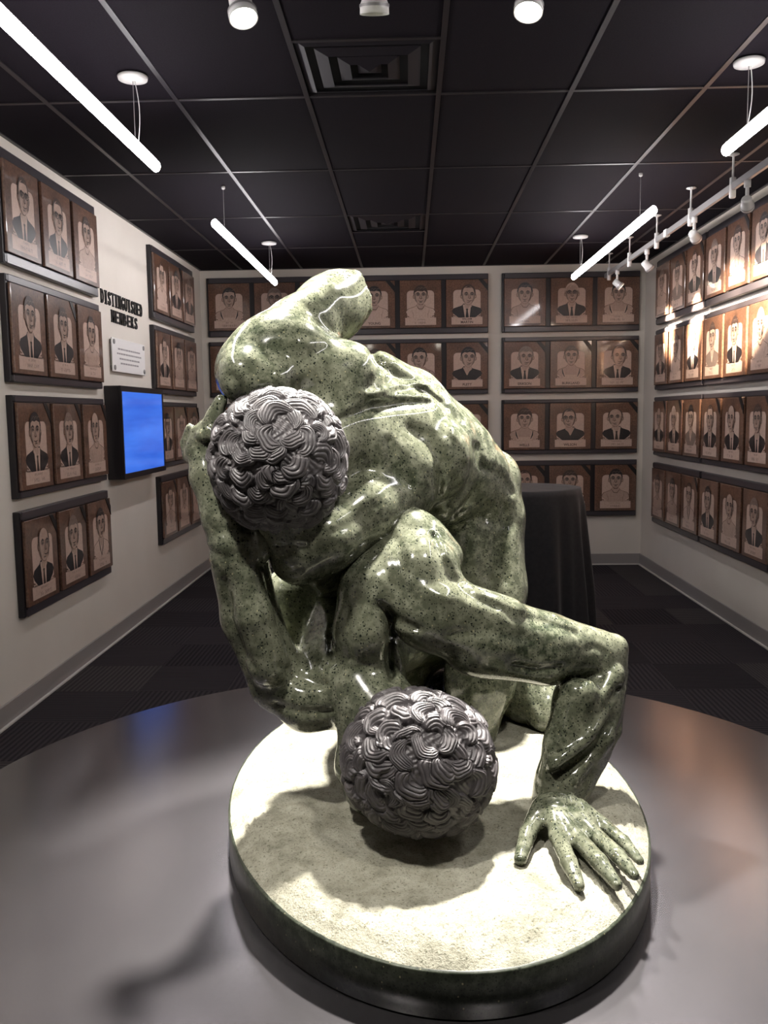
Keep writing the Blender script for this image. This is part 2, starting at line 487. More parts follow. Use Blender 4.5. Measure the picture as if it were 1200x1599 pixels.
# ================================================================== portrait displays
def _():
    t = NT('plaque_wood'); v = t.coord(1.0, 'Object')
    oi = t.n('ShaderNodeObjectInfo')
    ad = t.n('ShaderNodeVectorMath', operation='ADD'); t.link(v, ad.inputs[0]); t.link(oi.outputs['Location'], ad.inputs[1]); v = ad.outputs[0]
    n1 = t.noise(v, 70.0, 4, 0.75)
    c = t.ramp(n1, [(0.30, (0.070, 0.030, 0.018)), (0.5, (0.140, 0.072, 0.046)), (0.72, (0.225, 0.124, 0.083))])
    d = t.ramp(t.noise(v, 7.0, 2), [(0.35, (0.75, 0.75, 0.75)), (0.65, (1.15, 1.1, 1.05))])
    c = t.mix(1.0, c, d, 'MULTIPLY')
    t.link(c, t.b.inputs['Base Color']); t.set(rough=0.35, coat=1.0, coat_rough=0.06)
    def toned(name, a, b):
        t = NT(name); n = t.noise(t.coord(1.0), 55.0, 3, 0.7)
        t.link(t.ramp(n, [(0.3, a), (0.7, b)]), t.b.inputs['Base Color']); t.set(rough=0.4, coat=0.45, coat_rough=0.08)
    toned('engraved_pale', (0.53, 0.375, 0.305), (0.64, 0.475, 0.395))
    toned('engraved_skin', (0.41, 0.28, 0.222), (0.51, 0.365, 0.295))
    toned('engraved_line', (0.10, 0.052, 0.036), (0.14, 0.075, 0.052))
    toned('engraved_dark', (0.012, 0.010, 0.012), (0.022, 0.018, 0.020))
    toned('engraved_brown', (0.035, 0.021, 0.017), (0.062, 0.037, 0.030))
    toned('engraved_grey', (0.17, 0.125, 0.105), (0.24, 0.18, 0.15))
    NT('rail_plastic').set(color=(0.048, 0.042, 0.049), rough=0.30, spec=0.6)
    flat('ribbon_black', (0.008, 0.007, 0.008), 0.4)
    flat('letter_black', (0.010, 0.009, 0.009), 0.85)
    flat('acrylic_white', (0.92, 0.90, 0.89), 0.3)
    flat('print_grey', (0.35, 0.33, 0.34), 0.6)
    t = NT('screen_blue'); v = t.coord((0.4, 1.0, 3.2))
    c = t.ramp(t.noise(v, 2.2, 3, 0.6), [(0.35, (0.030, 0.125, 0.70)), (0.65, (0.060, 0.215, 0.90))])
    t.link(c, t.b.inputs['Emission Color']); t.set(color=(0.02, 0.03, 0.06), rough=0.12, emit_s=0.95, spec=0.5)
_()
PM = ['engraved_pale', 'engraved_skin', 'engraved_line', 'engraved_dark', 'engraved_brown', 'engraved_grey']
PALE, SKIN, LINE, DARK, BROWN, GREY = range(6)
PW, PH, PT = 0.403, 0.452, 0.012          # one plaque
BW, BT = 1.325, 0.040                      # one board with three plaques

class Draw(MB):
    """flat relief drawing; each layer sits a hair proud of the last"""
    def __init__(self): super().__init__(); self.z = 0.0
    def poly(self, pts, mi):
        self.z += 0.00022
        y = -self.z
        n = len(pts)
        vs_ = [(p[0], y, p[1]) for p in pts] + [(p[0], 0.0, p[1]) for p in pts]
        a = sum(pts[i][0] * pts[(i+1) % n][1] - pts[(i+1) % n][0] * pts[i][1] for i in range(n))
        f = [list(range(n))] if a > 0 else [list(range(n))[::-1]]
        return self.add(vs_[:n], f, mi)
    def oval(self, cx, cz, rx, rz, mi, n=20, a0=0, a1=2 * math.pi, sq=1.0):
        return self.poly([(cx + rx * math.copysign(abs(math.cos(t)) ** sq, math.cos(t)), cz + rz * math.copysign(abs(math.sin(t)) ** sq, math.sin(t)))
                          for t in [a0 + (a1 - a0) * i / n for i in range(n)]], mi)
    def stroke(self, pts, w, mi):
        L, R = [], []
        for i, p in enumerate(pts):
            a = pts[max(i-1, 0)]; b = pts[min(i+1, len(pts)-1)]
            dx, dz = b[0]-a[0], b[1]-a[1]; l = math.hypot(dx, dz) + 1e-9
            ww = w * (0.45 if i in (0, len(pts)-1) else 1) / 2
            L.append((p[0] - dz/l*ww, p[1] + dx/l*ww)); R.append((p[0] + dz/l*ww, p[1] - dx/l*ww))
        return self.poly(L + R[::-1], mi)

def portrait_mesh(spec, seed):
    """spec: dict(hair=, top=, glasses=, turn=)"""
    g = random.Random(seed)
    d = Draw()
    j = lambda a: g.uniform(-a, a)
    # niche
    x, z0, z1, rc = 0.132, -0.135, 0.128, 0.035
    arch = [(-x, z0), (x, z0), (x, z1 - rc)] + [(x - rc + rc * math.cos(t), z1 - rc + rc * math.sin(t)) for t in np.linspace(0.2, math.pi / 2, 5)] + \
           [(-x + rc - rc * math.sin(t), z1 - rc + rc * math.cos(t)) for t in np.linspace(0, math.pi / 2 - 0.2, 5)] + [(-x, z1 - rc)]
    d.poly([(px * 1.03, pz + 0.003) for px, pz in arch], LINE)
    d.poly(arch, PALE)
    tx = spec.get('turn', 0) * 0.02 + j(0.004)
    hx, hz = tx * 0.6, 0.078 + j(0.006)
    hw, hh = 0.066 + j(0.005), 0.088 + j(0.005)
    top = spec['top']
    sh = 0.140 + j(0.008)
    body = [(-sh * .55, z0), (-sh * .9, -0.098), (-sh, -0.072), (-sh * .88, -0.046), (-0.052, -0.022), (-0.036, -0.004), (0.036, -0.004), (0.052, -0.022),
            (sh * .88, -0.046), (sh, -0.072), (sh * .9, -0.098), (sh * .55, z0)]
    def neck(mi=SKIN):
        d.poly([(hx - 0.036, -0.03), (hx - 0.03, 0.03), (hx + 0.03, 0.03), (hx + 0.036, -0.03), (0.012, -0.062), (-0.012, -0.062)], mi)
        d.stroke([(hx - 0.030, 0.012), (hx - 0.01, -0.006), (hx + 0.016, -0.004), (hx + 0.032, 0.014)], 0.010, LINE)
    if top == 'suit':
        d.poly(body, DARK)
        d.poly([(-0.040, -0.012), (0.040, -0.012), (0.026, z0), (-0.020, z0)], PALE)
        neck()
        d.poly([(-0.036, -0.020), (-0.006, -0.052), (-0.030, -0.062)], PALE); d.poly([(0.036, -0.020), (0.008, -0.052), (0.032, -0.062)], PALE)
        tie = DARK if g.random() < .6 else BROWN
        d.poly([(-0.010, -0.052), (0.012, -0.052), (0.008, -0.068), (0.018, z0), (-0.014, z0), (-0.006, -0.068)], tie)
        for s in (-1, 1): d.stroke([(s * 0.046, -0.022), (s * 0.060, -0.075), (s * 0.030, z0)], 0.004, BROWN)
    elif top == 'dark':
        d.poly(body, DARK); neck()
        d.poly([(-0.042, -0.012), (0.042, -0.012), (0.004, -0.088), (-0.004, -0.088)], SKIN)
        d.stroke([(0, -0.086), (0, z0)], 0.003, LINE)
    elif top == 'grey':
        d.poly(body, LINE); d.poly([(p[0] * .97, p[1] - .003) for p in body], GREY)
        d.poly([(-0.040, -0.010), (0.040, -0.010), (0.002, -0.105), (-0.004, -0.105)], PALE); neck()
    elif top == 'singlet':
        d.poly(body, LINE); d.poly([(p[0] * .97, p[1] - .003) for p in body], SKIN); neck()
        d.poly([(-0.085, -0.050), (-0.075, -0.046), (-0.055, -0.100), (0.055, -0.100), (0.075, -0.046), (0.085, -0.050), (0.075, z0), (-0.075, z0)], PALE)
        for s in (-1, 1): d.stroke([(s * 0.084, -0.042), (s * 0.078, -0.080), (s * 0.062, -0.118)], 0.013, DARK)
    elif top == 'vneck':
        d.poly(body, LINE); d.poly([(p[0] * .97, p[1] - .003) for p in body], PALE); neck()
        for s in (-1, 1): d.stroke([(s * 0.044, -0.016), (s * 0.024, -0.075), (0, -0.125)], 0.010, DARK)
    else:
        d.poly(body, LINE); d.poly([(p[0] * .972, p[1] - .003) for p in body], PALE if g.random() < .5 else SKIN); neck()
        d.stroke([(-0.042, -0.014), (-0.016, -0.046), (0.016, -0.048), (0.042, -0.014)], 0.007, LINE)
        for s in (-1, 1): d.stroke([(s * 0.085, -0.06), (s * 0.07, -0.1), (s * 0.074, z0)], 0.003, LINE)
    # head
    for s in (-1, 1):
        d.oval(hx + s * hw * 1.0, hz - 0.008, 0.013, 0.020, LINE, 10); d.oval(hx + s * hw * 0.99, hz - 0.008, 0.010, 0.016, SKIN, 10)
    def face(k, mi):
        pts = []
        for t in np.linspace(0, 2 * math.pi, 28, endpoint=False):
            c, s = math.cos(t), math.sin(t)
            w = hw * (1 - 0.24 * max(0, -s) ** 1.6)
            pts.append((hx + w * c * k, hz + hh * s * k))
        d.poly(pts, mi)
    hair = spec['hair']
    mi = {'dark': DARK, 'brown': BROWN, 'grey': GREY, 'bald': BROWN, 'receding': BROWN, 'bangs': BROWN, 'crew': DARK, 'white': PALE}[hair]
    if hair == 'white':
        d.oval(hx, hz + 0.022, hw * 1.12, hh * 0.96, LINE); d.oval(hx, hz + 0.022, hw * 1.07, hh * 0.93, PALE)
    elif hair != 'bald':
        d.oval(hx, hz + 0.020, hw * (1.08 if hair != 'crew' else 1.03), hh * 0.98, mi)
    face(1.03, LINE); face(1.0, SKIN)
    if hair in ('dark', 'brown', 'grey', 'crew', 'bangs', 'white'):
        part = j(0.6) if hair != 'bangs' else 0.7
        low = {'bangs': 0.038, 'crew': 0.058, 'white': 0.060}.get(hair, 0.047)
        pts = [(hx - hw * 1.05, hz + 0.01)]
        for t in np.linspace(math.pi * 0.97, math.pi * 0.03, 12):
            pts.append((hx + hw * 1.09 * math.cos(t), hz + 0.018 + hh * 1.0 * math.sin(t)))
        pts.append((hx + hw * 1.05, hz + 0.01))
        pts += [(hx + hw * .90, hz + 0.025), (hx + hw * .80, hz + low), (hx + hw * (0.3 + part * .3), hz + low + 0.010), (hx + hw * part * .5, hz + low + 0.003),
                (hx - hw * .5, hz + low + 0.008), (hx - hw * .82, hz + low - 0.004), (hx - hw * .90, hz + 0.025)]
        d.poly(pts, mi)
        for q in range(3): d.stroke([(hx - hw * .6 + q * .03, hz + hh * .72), (hx - hw * .3 + q * .03, hz + hh * .92), (hx + q * .03, hz + hh * .86)], 0.003, GREY if mi in (DARK, BROWN) else LINE)
    else:
        for s in (-1, 1):
            d.poly([(hx + s * hw * .98, hz - 0.005), (hx + s * hw * 1.06, hz + 0.02), (hx + s * hw * .95, hz + 0.055), (hx + s * hw * .62, hz + hh * .88), (hx + s * hw * .80, hz + 0.045), (hx + s * hw * .88, hz + 0.015)], mi)
        if hair == 'receding':
            d.poly([(hx - hw * .55, hz + hh * .8), (hx, hz + hh * 1.05), (hx + hw * .6, hz + hh * .8), (hx + .01, hz + hh * .84)], mi)
    # features
    ez = hz + 0.008
    for s in (-1, 1):                                   # shaded temples, sockets, cheeks
        ex = hx + tx * .35 + s * hw * .42
        d.oval(ex, ez + 0.004, 0.021, 0.014, GREY, 12)
        d.poly([(hx + s * hw * .97, hz + 0.03), (hx + s * hw * .78, hz + 0.02), (hx + s * hw * .70, hz - 0.03), (hx + s * hw * .50, hz - hh * .72), (hx + s * hw * .70, hz - hh * .66), (hx + s * hw * .93, hz - 0.02)], GREY)
    d.poly([(hx - 0.014, hz - hh * .80), (hx + 0.016, hz - hh * .80), (hx + 0.010, hz - hh * .70), (hx - 0.010, hz - hh * .70)], GREY)
    for s in (-1, 1):
        ex = hx + tx * .35 + s * hw * .42
        d.stroke([(ex - 0.017, ez + 0.013), (ex, ez + 0.020 + j(.002)), (ex + 0.017, ez + 0.013)], 0.011, BROWN if hair in ('white', 'grey') else DARK)
        d.oval(ex, ez, 0.012, 0.0055, BROWN, 10); d.oval(ex - 0.001, ez - 0.001, 0.0095, 0.0036, GREY, 10); d.oval(ex, ez, 0.0045, 0.0045, DARK, 8)
        d.stroke([(ex - 0.014, ez - 0.012), (ex + 0.012, ez - 0.013)], 0.0026, LINE)
    nx = hx + tx * .5
    d.poly([(nx + 0.002, ez + 0.004), (nx + 0.014, ez - 0.032), (nx + 0.002, ez - 0.036)], GREY)
    d.stroke([(nx - 0.006, ez), (nx - 0.011, ez - 0.030), (nx - 0.004, ez - 0.037), (nx + 0.010, ez - 0.036), (nx + 0.013, ez - 0.030)], 0.0062, LINE)
    mz = hz - 0.052
    d.stroke([(nx - 0.024, mz + 0.003 + j(.002)), (nx, mz - 0.003), (nx + 0.024, mz + 0.004)], 0.0065, BROWN)
    d.stroke([(nx - 0.012, mz - 0.012), (nx + 0.012, mz - 0.012)], 0.003, LINE)
    for s in (-1, 1): d.stroke([(nx + s * 0.019, ez - 0.030), (nx + s * 0.030, mz + 0.006)], 0.003, LINE)
    d.poly([(hx + hw * .95, hz), (hx + hw * .72, hz - hh * .62), (hx + hw * .38, hz - hh * .93), (hx + hw * .62, hz - hh * .5), (hx + hw * .80, hz - 0.01)], LINE if g.random() < .5 else GREY)
    if spec.get('glasses'):
        for s in (-1, 1):
            ex = hx + tx * .35 + s * hw * .42
            ring = [(ex + 0.021 * math.cos(t), ez + 0.015 * math.sin(t)) for t in np.linspace(0, 2 * math.pi, 15)]
            d.stroke(ring, 0.004, DARK); d.stroke([(ex - 0.021, ez + 0.012), (ex, ez + 0.016), (ex + 0.021, ez + 0.012)], 0.007, DARK)
        d.stroke([(hx - hw, ez + 0.006), (hx + hw, ez + 0.006)], 0.003, DARK)
    return d.mesh('portrait', False, PM)

def name_strip_mesh(seed, legible):
    g = random.Random(seed * 7 + 1)
    d = Draw()
    x = 0.150
    d.poly([(-x - .003, -0.204), (x + .003, -0.204), (x + .003, -0.127), (-x - .003, -0.127)], LINE)
    d.poly([(-x, -0.201), (x, -0.201), (x, -0.130), (-x, -0.130)], PALE)
    d.stroke([(-x, -0.128), (x, -0.128)], 0.004, BROWN)
    for s in (-1, 1):                                   # leaf flourishes either side of the shoulders
        for q in range(3): d.oval(s * (0.118 + 0.012 * q), -0.118 + 0.004 * (q % 2), 0.007, 0.005, LINE, 8)
    if not legible:                                     # lettering worn past reading
        for zc, h, n in ((-0.150, 0.013, g.randint(6, 9)), (-0.179, 0.020, g.randint(5, 8))):
            w = n * h * 0.95
            for q in range(n):
                xx = -w / 2 + (q + .5) * w / n; a = h * .34
                if g.random() < .85:
                    d.stroke([(xx - a, zc - h / 2), (xx - a, zc + h / 2)], h * .22, BROWN)
                    d.stroke([(xx - a, zc + h * .4 * g.choice((-1, 0, 1))), (xx + a, zc + h * .4 * g.choice((-1, 0, 1)))], h * .2, LINE)
                    if g.random() < .6: d.stroke([(xx + a, zc - h / 2), (xx + a, zc + h / 2)], h * .2, BROWN)
    return d.mesh('name_strip', False, PM)

def text_mesh(txt, size, thick=0.0008, bold=0.0, sx=1.0, spacing=1.0):
    cu = bpy.data.curves.new('lettering', 'FONT'); cu.body = txt; cu.size = size; cu.align_x = 'CENTER'; cu.align_y = 'CENTER'
    cu.extrude = thick; cu.offset = bold; cu.space_character = spacing; cu.resolution_u = 3
    o = bpy.data.objects.new('lettering', cu); COL.objects.link(o)
    dg = bpy.context.evaluated_depsgraph_get()
    me = bpy.data.meshes.new_from_object(o.evaluated_get(dg))
    bpy.data.objects.remove(o); bpy.data.curves.remove(cu)
    me.transform(Matrix.Rotation(math.pi / 2, 4, 'X') @ Matrix.Scale(sx, 4, (1, 0, 0)))
    return me

def _plaque_board():
    m = MB(); m.box((-PW / 2, 0, -PH / 2), (PW / 2, PT + 0.0055, PH / 2), 0, 0.003)
    return m.mesh('portrait_plaque', False, ['plaque_wood'])
PLAQUE_ME = _plaque_board()
def _ribbon():
    m = MB(); t = PH / 2; x = PW / 2
    a = [(x - 0.092, t), (x - 0.048, t), (x, t - 0.052), (x, t - 0.112)]
    vs_ = [(p, -0.0030, q) for p, q in a] + [(p, 0.0, q) for p, q in a]
    m.add(vs_, [(0, 3, 2, 1), (4, 5, 6, 7), (0, 1, 5, 4), (1, 2, 6, 5), (2, 3, 7, 6), (3, 0, 4, 7)])
    return m.mesh('corner_ribbon', False, ['ribbon_black'])
RIBBON_ME = _ribbon()

HAIR_W = dict(dark='dark-haired', brown='brown-haired', grey='grey-haired', bald='bald', receding='balding', bangs='fringed', crew='crew-cut', white='white-haired')
TOP_W = dict(suit='suit', dark='dark top', grey='grey jacket', singlet='singlet', vneck='V-neck', light='pale top')

ROWS = [(2.302, 2.864), (1.715, 2.251), (1.120, 1.649), (0.499, 1.051)]
ROW_W = ['top', 'second', 'third', 'bottom']
_used = {}
def display_board(origin, rotz, z0, z1, board_label, place, specs, seed):
    """origin: wall-side point at the middle of the board's width; local -y faces the room"""
    h = z1 - z0
    r = empty('display_board', (origin[0], origin[1], z0), (0, 0, rotz)); tag(r, board_label, 'display board', 'black boards holding portrait plaques')
    m = MB(); m.box((-BW / 2, -BT + 0.006, 0.0), (BW / 2, 0.0, h), 0, 0.002); m.build('backing_panel', 'black_satin', r)
    rail = (h - PH) / 2 - 0.003
    for zz, nm in ((h - rail, 'top_rail'), (0, 'bottom_rail')):
        m = MB(); m.box((-BW / 2 + 0.025, -BT, zz), (BW / 2 - 0.004, -BT + 0.006, zz + rail), 0, 0.004); m.build(nm, 'rail_plastic', r)
        m = MB(); m.box((-BW / 2, -BT, zz + 0.004), (-BW / 2 + 0.024, -BT + 0.006, zz + rail - 0.004), 0, 0.003); m.build('end_clip', 'black_satin', r)
    R = Matrix.Rotation(rotz, 4, 'Z')
    for i, sp in enumerate(specs):
        if sp is None: continue
        lx = (i - 1) * (PW + 0.046) + 0.006
        p = Vector(origin) + (R @ Vector((lx, -BT - PT, 0))); p.z = (z0 + z1) / 2
        o = bpy.data.objects.new('portrait_plaque', PLAQUE_ME); COL.objects.link(o); o.location = p; o.rotation_euler = (0, 0, rotz)
        who = '%s%s man in %s' % ('bespectacled ' if sp.get('glasses') else '', HAIR_W[sp['hair']], TOP_W[sp['top']])
        lab = 'plaque of %s, %s' % (who, place[i])
        tag(o, lab, 'plaque', 'engraved portrait plaques')
        q = link('portrait', portrait_mesh(sp, seed * 10 + i), None, o); q.location = (0, 0, 0)
        nm = sp.get('name')
        link('name_strip', name_strip_mesh(seed * 10 + i, bool(nm)), None, o)
        if nm:
            for txt, sz, zc in ((nm[0], 0.024, -0.150), (nm[1], 0.033, -0.180)):
                if txt:
                    t = link('name_lettering', text_mesh(txt, sz, 0.0006, 0.0006), 'engraved_brown', o); t.location = (0, -0.0012, zc)
        if sp.get('ribbon', True):
            link('corner_ribbon', RIBBON_ME, None, o)

def S(code, **kw):
    hair, top = code.split('/')
    d = dict(hair=hair, top=top); 
    d.update(kw); return d
G = dict(glasses=True)

COLS = {}
def wall_set(pos, rotz, wall_words, cols_words, rows, seed):
    for k, ((z0, z1), specs) in enumerate(zip(ROWS, rows)):
        blab = 'black board of three plaques, %s row, %s' % (ROW_W[k], wall_words)
        place = ['%s row, %s' % (ROW_W[k], c) for c in cols_words]
        display_board(pos, rotz, z0, z1, blab, place, specs, seed + k)

# wall with the blue screen: set by the lettering, set by the corner
wall_set((WL, 5.079, 0), math.pi / 2, 'before the lettering on screen wall',
         ['lettering board, far from lettering', 'lettering board, middle', 'lettering board, next to lettering'],
         [[S('receding/suit', **G, ribbon=False), S('receding/suit', **G, ribbon=False), S('brown/light', ribbon=False)],
          [S('brown/suit', ribbon=False), S('brown/suit'), S('crew/light', ribbon=False)],
          [S('dark/suit', turn=-1), S('grey/suit'), S('bald/light', turn=-1)],
          [S('bald/suit', turn=1), S('grey/suit', turn=-1), S('dark/vneck')]], 100)
wall_set((WL, 7.634, 0), math.pi / 2, 'between blue screen and room corner',
         ['screen corner board, next to screen', 'screen corner board, middle', 'screen corner board, next to corner'],
         [[S('receding/light', ribbon=False), S('dark/suit'), S('grey/suit', turn=-1, ribbon=False)],
          [S('receding/suit', ribbon=False), S('dark/light', ribbon=False), S('crew/light', ribbon=False)],
          [S('dark/suit', ribbon=False), S('bald/light'), S('crew/light')],
          [S('receding/vneck'), S('bald/light'), S('brown/light')]], 110)
# far wall: three sets
wall_set((-1.307, WB, 0), 0, 'far wall beside the screen wall',
         ['far wall corner board, by corner', 'far wall corner board, middle', 'far wall corner board, behind sculpture'],
         [[S('crew/singlet', ribbon=False), S('grey/suit', **G, ribbon=False), S('brown/light')],
          [S('dark/suit', ribbon=False), S('brown/singlet'), S('bald/suit')],
          [S('grey/suit'), S('dark/light'), S('receding/dark')],
          [S('brown/suit'), S('crew/singlet'), S('dark/grey')]], 120)
wall_set((0.112, WB, 0), 0, 'middle of far wall behind the sculpture',
         ['far wall centre board, screen side', 'far wall centre board, middle', 'far wall centre board, table side'],
         [[S('dark/light', name=('', 'YOUNG')), S('bangs/light', ribbon=False), S('receding/suit', turn=1, name=('WILLIAM', 'MARTIN'))],
          [S('brown/light'), S('crew/singlet', turn=-1, ribbon=False), S('dark/dark', turn=1, name=('', 'PLETT'))],
          [S('dark/suit'), S('grey/light'), S('bald/dark', ribbon=True)],
          [S('brown/suit'), S('dark/suit'), S('crew/light')]], 130)
wall_set((1.570, WB, 0), 0, 'far wall behind the black table',
         ['far wall table board, sculpture side', 'far wall table board, middle', 'far wall table board, spotlit wall side'],
         [[S('crew/light', ribbon=False), S('white/suit', **G, ribbon=False), S('dark/singlet', ribbon=False)],
          [S('grey/suit', turn=1, name=('', 'ERIKSON')), S('brown/singlet', name=('', 'BURKLAND')), S('receding/suit', turn=1)],
          [S('bangs/singlet', ribbon=False, name=('', 'WELLS')), S('receding/dark', **G, turn=-1, ribbon=False, name=('', 'WILSON')), S('bald/suit', turn=-1)],
          [S('receding/light'), S('brown/light'), S('dark/light')]], 140)
# spotlit wall: corner set, next set
wall_set((WR, 7.563, 0), -math.pi / 2, 'spotlit wall by the corner',
         ['spotlit corner board, by corner', 'spotlit corner board, middle', 'spotlit corner board, off corner'],
         [[S('grey/light', ribbon=False), S('dark/grey'), S('receding/suit')],
          [S('brown/suit', ribbon=False), S('grey/light', ribbon=False), S('receding/suit', ribbon=False)],
          [S('bald/suit'), S('white/suit'), S('dark/grey', ribbon=False)],
          [S('brown/light', ribbon=False), S('dark/light', ribbon=False), S('receding/vneck')]], 150)
wall_set((WR, 6.213, 0), -math.pi / 2, 'spotlit wall, second set from the corner',
         ['spotlit second board, corner side', 'spotlit second board, middle', 'spotlit second board, far side'],
         [[S('grey/suit', ribbon=False), S('brown/vneck'), S('dark/suit', ribbon=False)],
          [S('brown/grey', ribbon=False), S('brown/suit', ribbon=False), S('grey/light', ribbon=False)],
          [S('receding/suit'), S('bald/suit', turn=-1), S('brown/suit')],
          [S('crew/suit', ribbon=False), S('bald/light', ribbon=False), S('grey/suit', ribbon=False)]], 160)

# ------------------------------------------------------------------ lettering, notice, screen
def screen_wall_items():
    for txt, w, h, yc, zc, lab in (('DISTINGUISHED', 0.92, 0.092, 6.335, 2.333, 'black raised wall letters reading DISTINGUISHED'),
                                   ('MEMBERS', 0.60, 0.084, 6.365, 2.222, 'black raised wall letters reading MEMBERS under the longer word')):
        me = text_mesh(txt, 0.12, 0.006, 0.004)
        co = np.array([v.co for v in me.vertices]); lo, hi = co.min(0), co.max(0)
        root = empty('wall_lettering', (WL, yc, zc), (0, 0, math.pi / 2)); tag(root, lab, 'lettering')
        # each letter is a piece of its own, with slab serifs
        n = len(txt); cell = w / n
        for i, ch in enumerate(txt):
            lm = text_mesh(ch, 0.12, 0.004, 0.0015)
            c = np.array([v.co for v in lm.vertices]); a, b = c.min(0), c.max(0)
            sw = cell * (0.36 if ch == 'I' else 0.70) / (b[0] - a[0]); sh_ = h / (b[2] - a[2])
            lm.transform(Matrix.Diagonal((sw, 1, sh_, 1)) @ Matrix.Translation((-(a[0] + b[0]) / 2, -0.0, -(a[2] + b[2]) / 2)))
            bm = bmesh.new(); bm.from_mesh(lm)
            for zz in ((-h / 2, -h / 2 + 0.010), (h / 2 - 0.010, h / 2)):
                if ch in 'ITNHEDMBR':
                    hw = cell * (0.40 if ch != 'I' else 0.30)
                    segs = [(-hw, hw)] if ch == 'I' or (ch == 'T' and zz[0] > 0) else ([(-hw * .5, hw * .5)] if ch == 'T' else ([(-hw, -hw * .2)] if ch in 'EDB' else [(-hw, -hw * .25), (hw * .25, hw)]))
                    for s0, s1 in segs:
                        r = bmesh.ops.create_cube(bm, size=1)
                        for v in r['verts']:
                            v.co = Vector(((s0 + s1) / 2 + v.co.x * (s1 - s0), v.co.y * 0.0078, (zz[0] + zz[1]) / 2 + v.co.z * (zz[1] - zz[0])))
            bm.to_mesh(lm); bm.free()
            o = link('letter', lm, 'letter_black', root); o.location = (-w / 2 + (i + .5) * cell, -0.0042, 0)
    # acrylic notice on four stand-offs
    r = empty('wall_notice', (WL, 6.375, 1.958), (0, 0, math.pi / 2)); tag(r, 'white acrylic notice with four metal stand-off studs below the lettering', 'notice')
    m = MB(); m.box((-0.37, -0.024, -0.115), (0.37, -0.016, 0.115), 0, 0.001); pl = m.build('acrylic_sheet', 'acrylic_white', r)
    for x in (-0.335, 0.335):
        for z in (-0.088, 0.088):
            m = MB(); m.tube([(x, 0, z), (x, -0.030, z), (x, -0.031, z)], [0.017, 0.017, 0.013], 18); m.build('stand_off_stud', 'grey_metal', r, True)
    g = random.Random(2)
    for q, (z, w) in enumerate(((0.044, .25), (0.012, .275), (-0.022, .225), (-0.054, .205))):
        b = MB(); x = -w
        while x < w:
            l = g.uniform(0.02, 0.05); b.box((x, -0.0246, z - 0.0055), (min(x + l, w), -0.024, z + 0.0055)); x += l + 0.008
        b.build('printed_line', 'print_grey', pl)
    # wall screen
    r = empty('wall_screen', (WL, 6.37, 1.425), (0, 0, math.pi / 2)); tag(r, 'blue lit screen in a deep black wall-mounted case', 'screen')
    hw, hh, dp = 0.505, 0.315, 0.112
    m = MB(); m.box((-hw, -dp + 0.012, -hh), (hw, 0, hh), 0, 0.004); m.build('case', 'black_satin', r)
    bz = MB()
    for lo, hi in (((-hw, -hh), (hw, -hh + .038)), ((-hw, hh - .038), (hw, hh)), ((-hw, -hh + .038), (-hw + .020, hh - .038)), ((hw - .032, -hh + .038), (hw, hh - .038))):
        bz.box((lo[0], -dp - 0.004, lo[1]), (hi[0], -dp + 0.012, hi[1]))
    bz.build('bezel', 'black_satin', r)
    m = MB(); m.box((-hw + .018, -dp, -hh + .036), (hw - .030, -dp + .012, hh - .036)); m.build('display_panel', 'screen_blue', r)
screen_wall_items()
# ================================================================== platform and draped table
def _():
    t = NT('platform_laminate'); v = t.coord(1.0)
    c = t.ramp(t.noise(v, 3.0, 4, 0.6), [(0.3, (0.150, 0.142, 0.152)), (0.7, (0.172, 0.164, 0.173))])
    t.link(c, t.b.inputs['Base Color'])
    t.set(spec=0.5, metal=0.8, rough=0.21)
    t = NT('black_cloth'); v = t.coord(1.0)
    c = t.ramp(t.noise(v, 40.0, 3), [(0.3, (0.006, 0.006, 0.008)), (0.7, (0.014, 0.013, 0.016))])
    t.link(c, t.b.inputs['Base Color']); t.set(rough=0.75, sheen=0.15)
    t.bump(t.noise(v, 500.0, 2), 0.2, 0.001)
_()
def platform():
    r = empty('round_platform', (0.004, 2.31, 0)); tag(r, 'large round dark grey laminate platform under the sculpture', 'platform')
    R = 1.368
    m = MB(); m.lathe([(R - 0.004, 0.385), (R, 0.389), (R, 0.416), (R - 0.004, 0.42)], 160); o = m.build('platform_top', 'platform_laminate', r)
    m = MB(); m.lathe([(R - 0.08, 0.0), (R - 0.08, 0.386)], 128); m.build('platform_drum', 'black_satin', r, False)
platform()

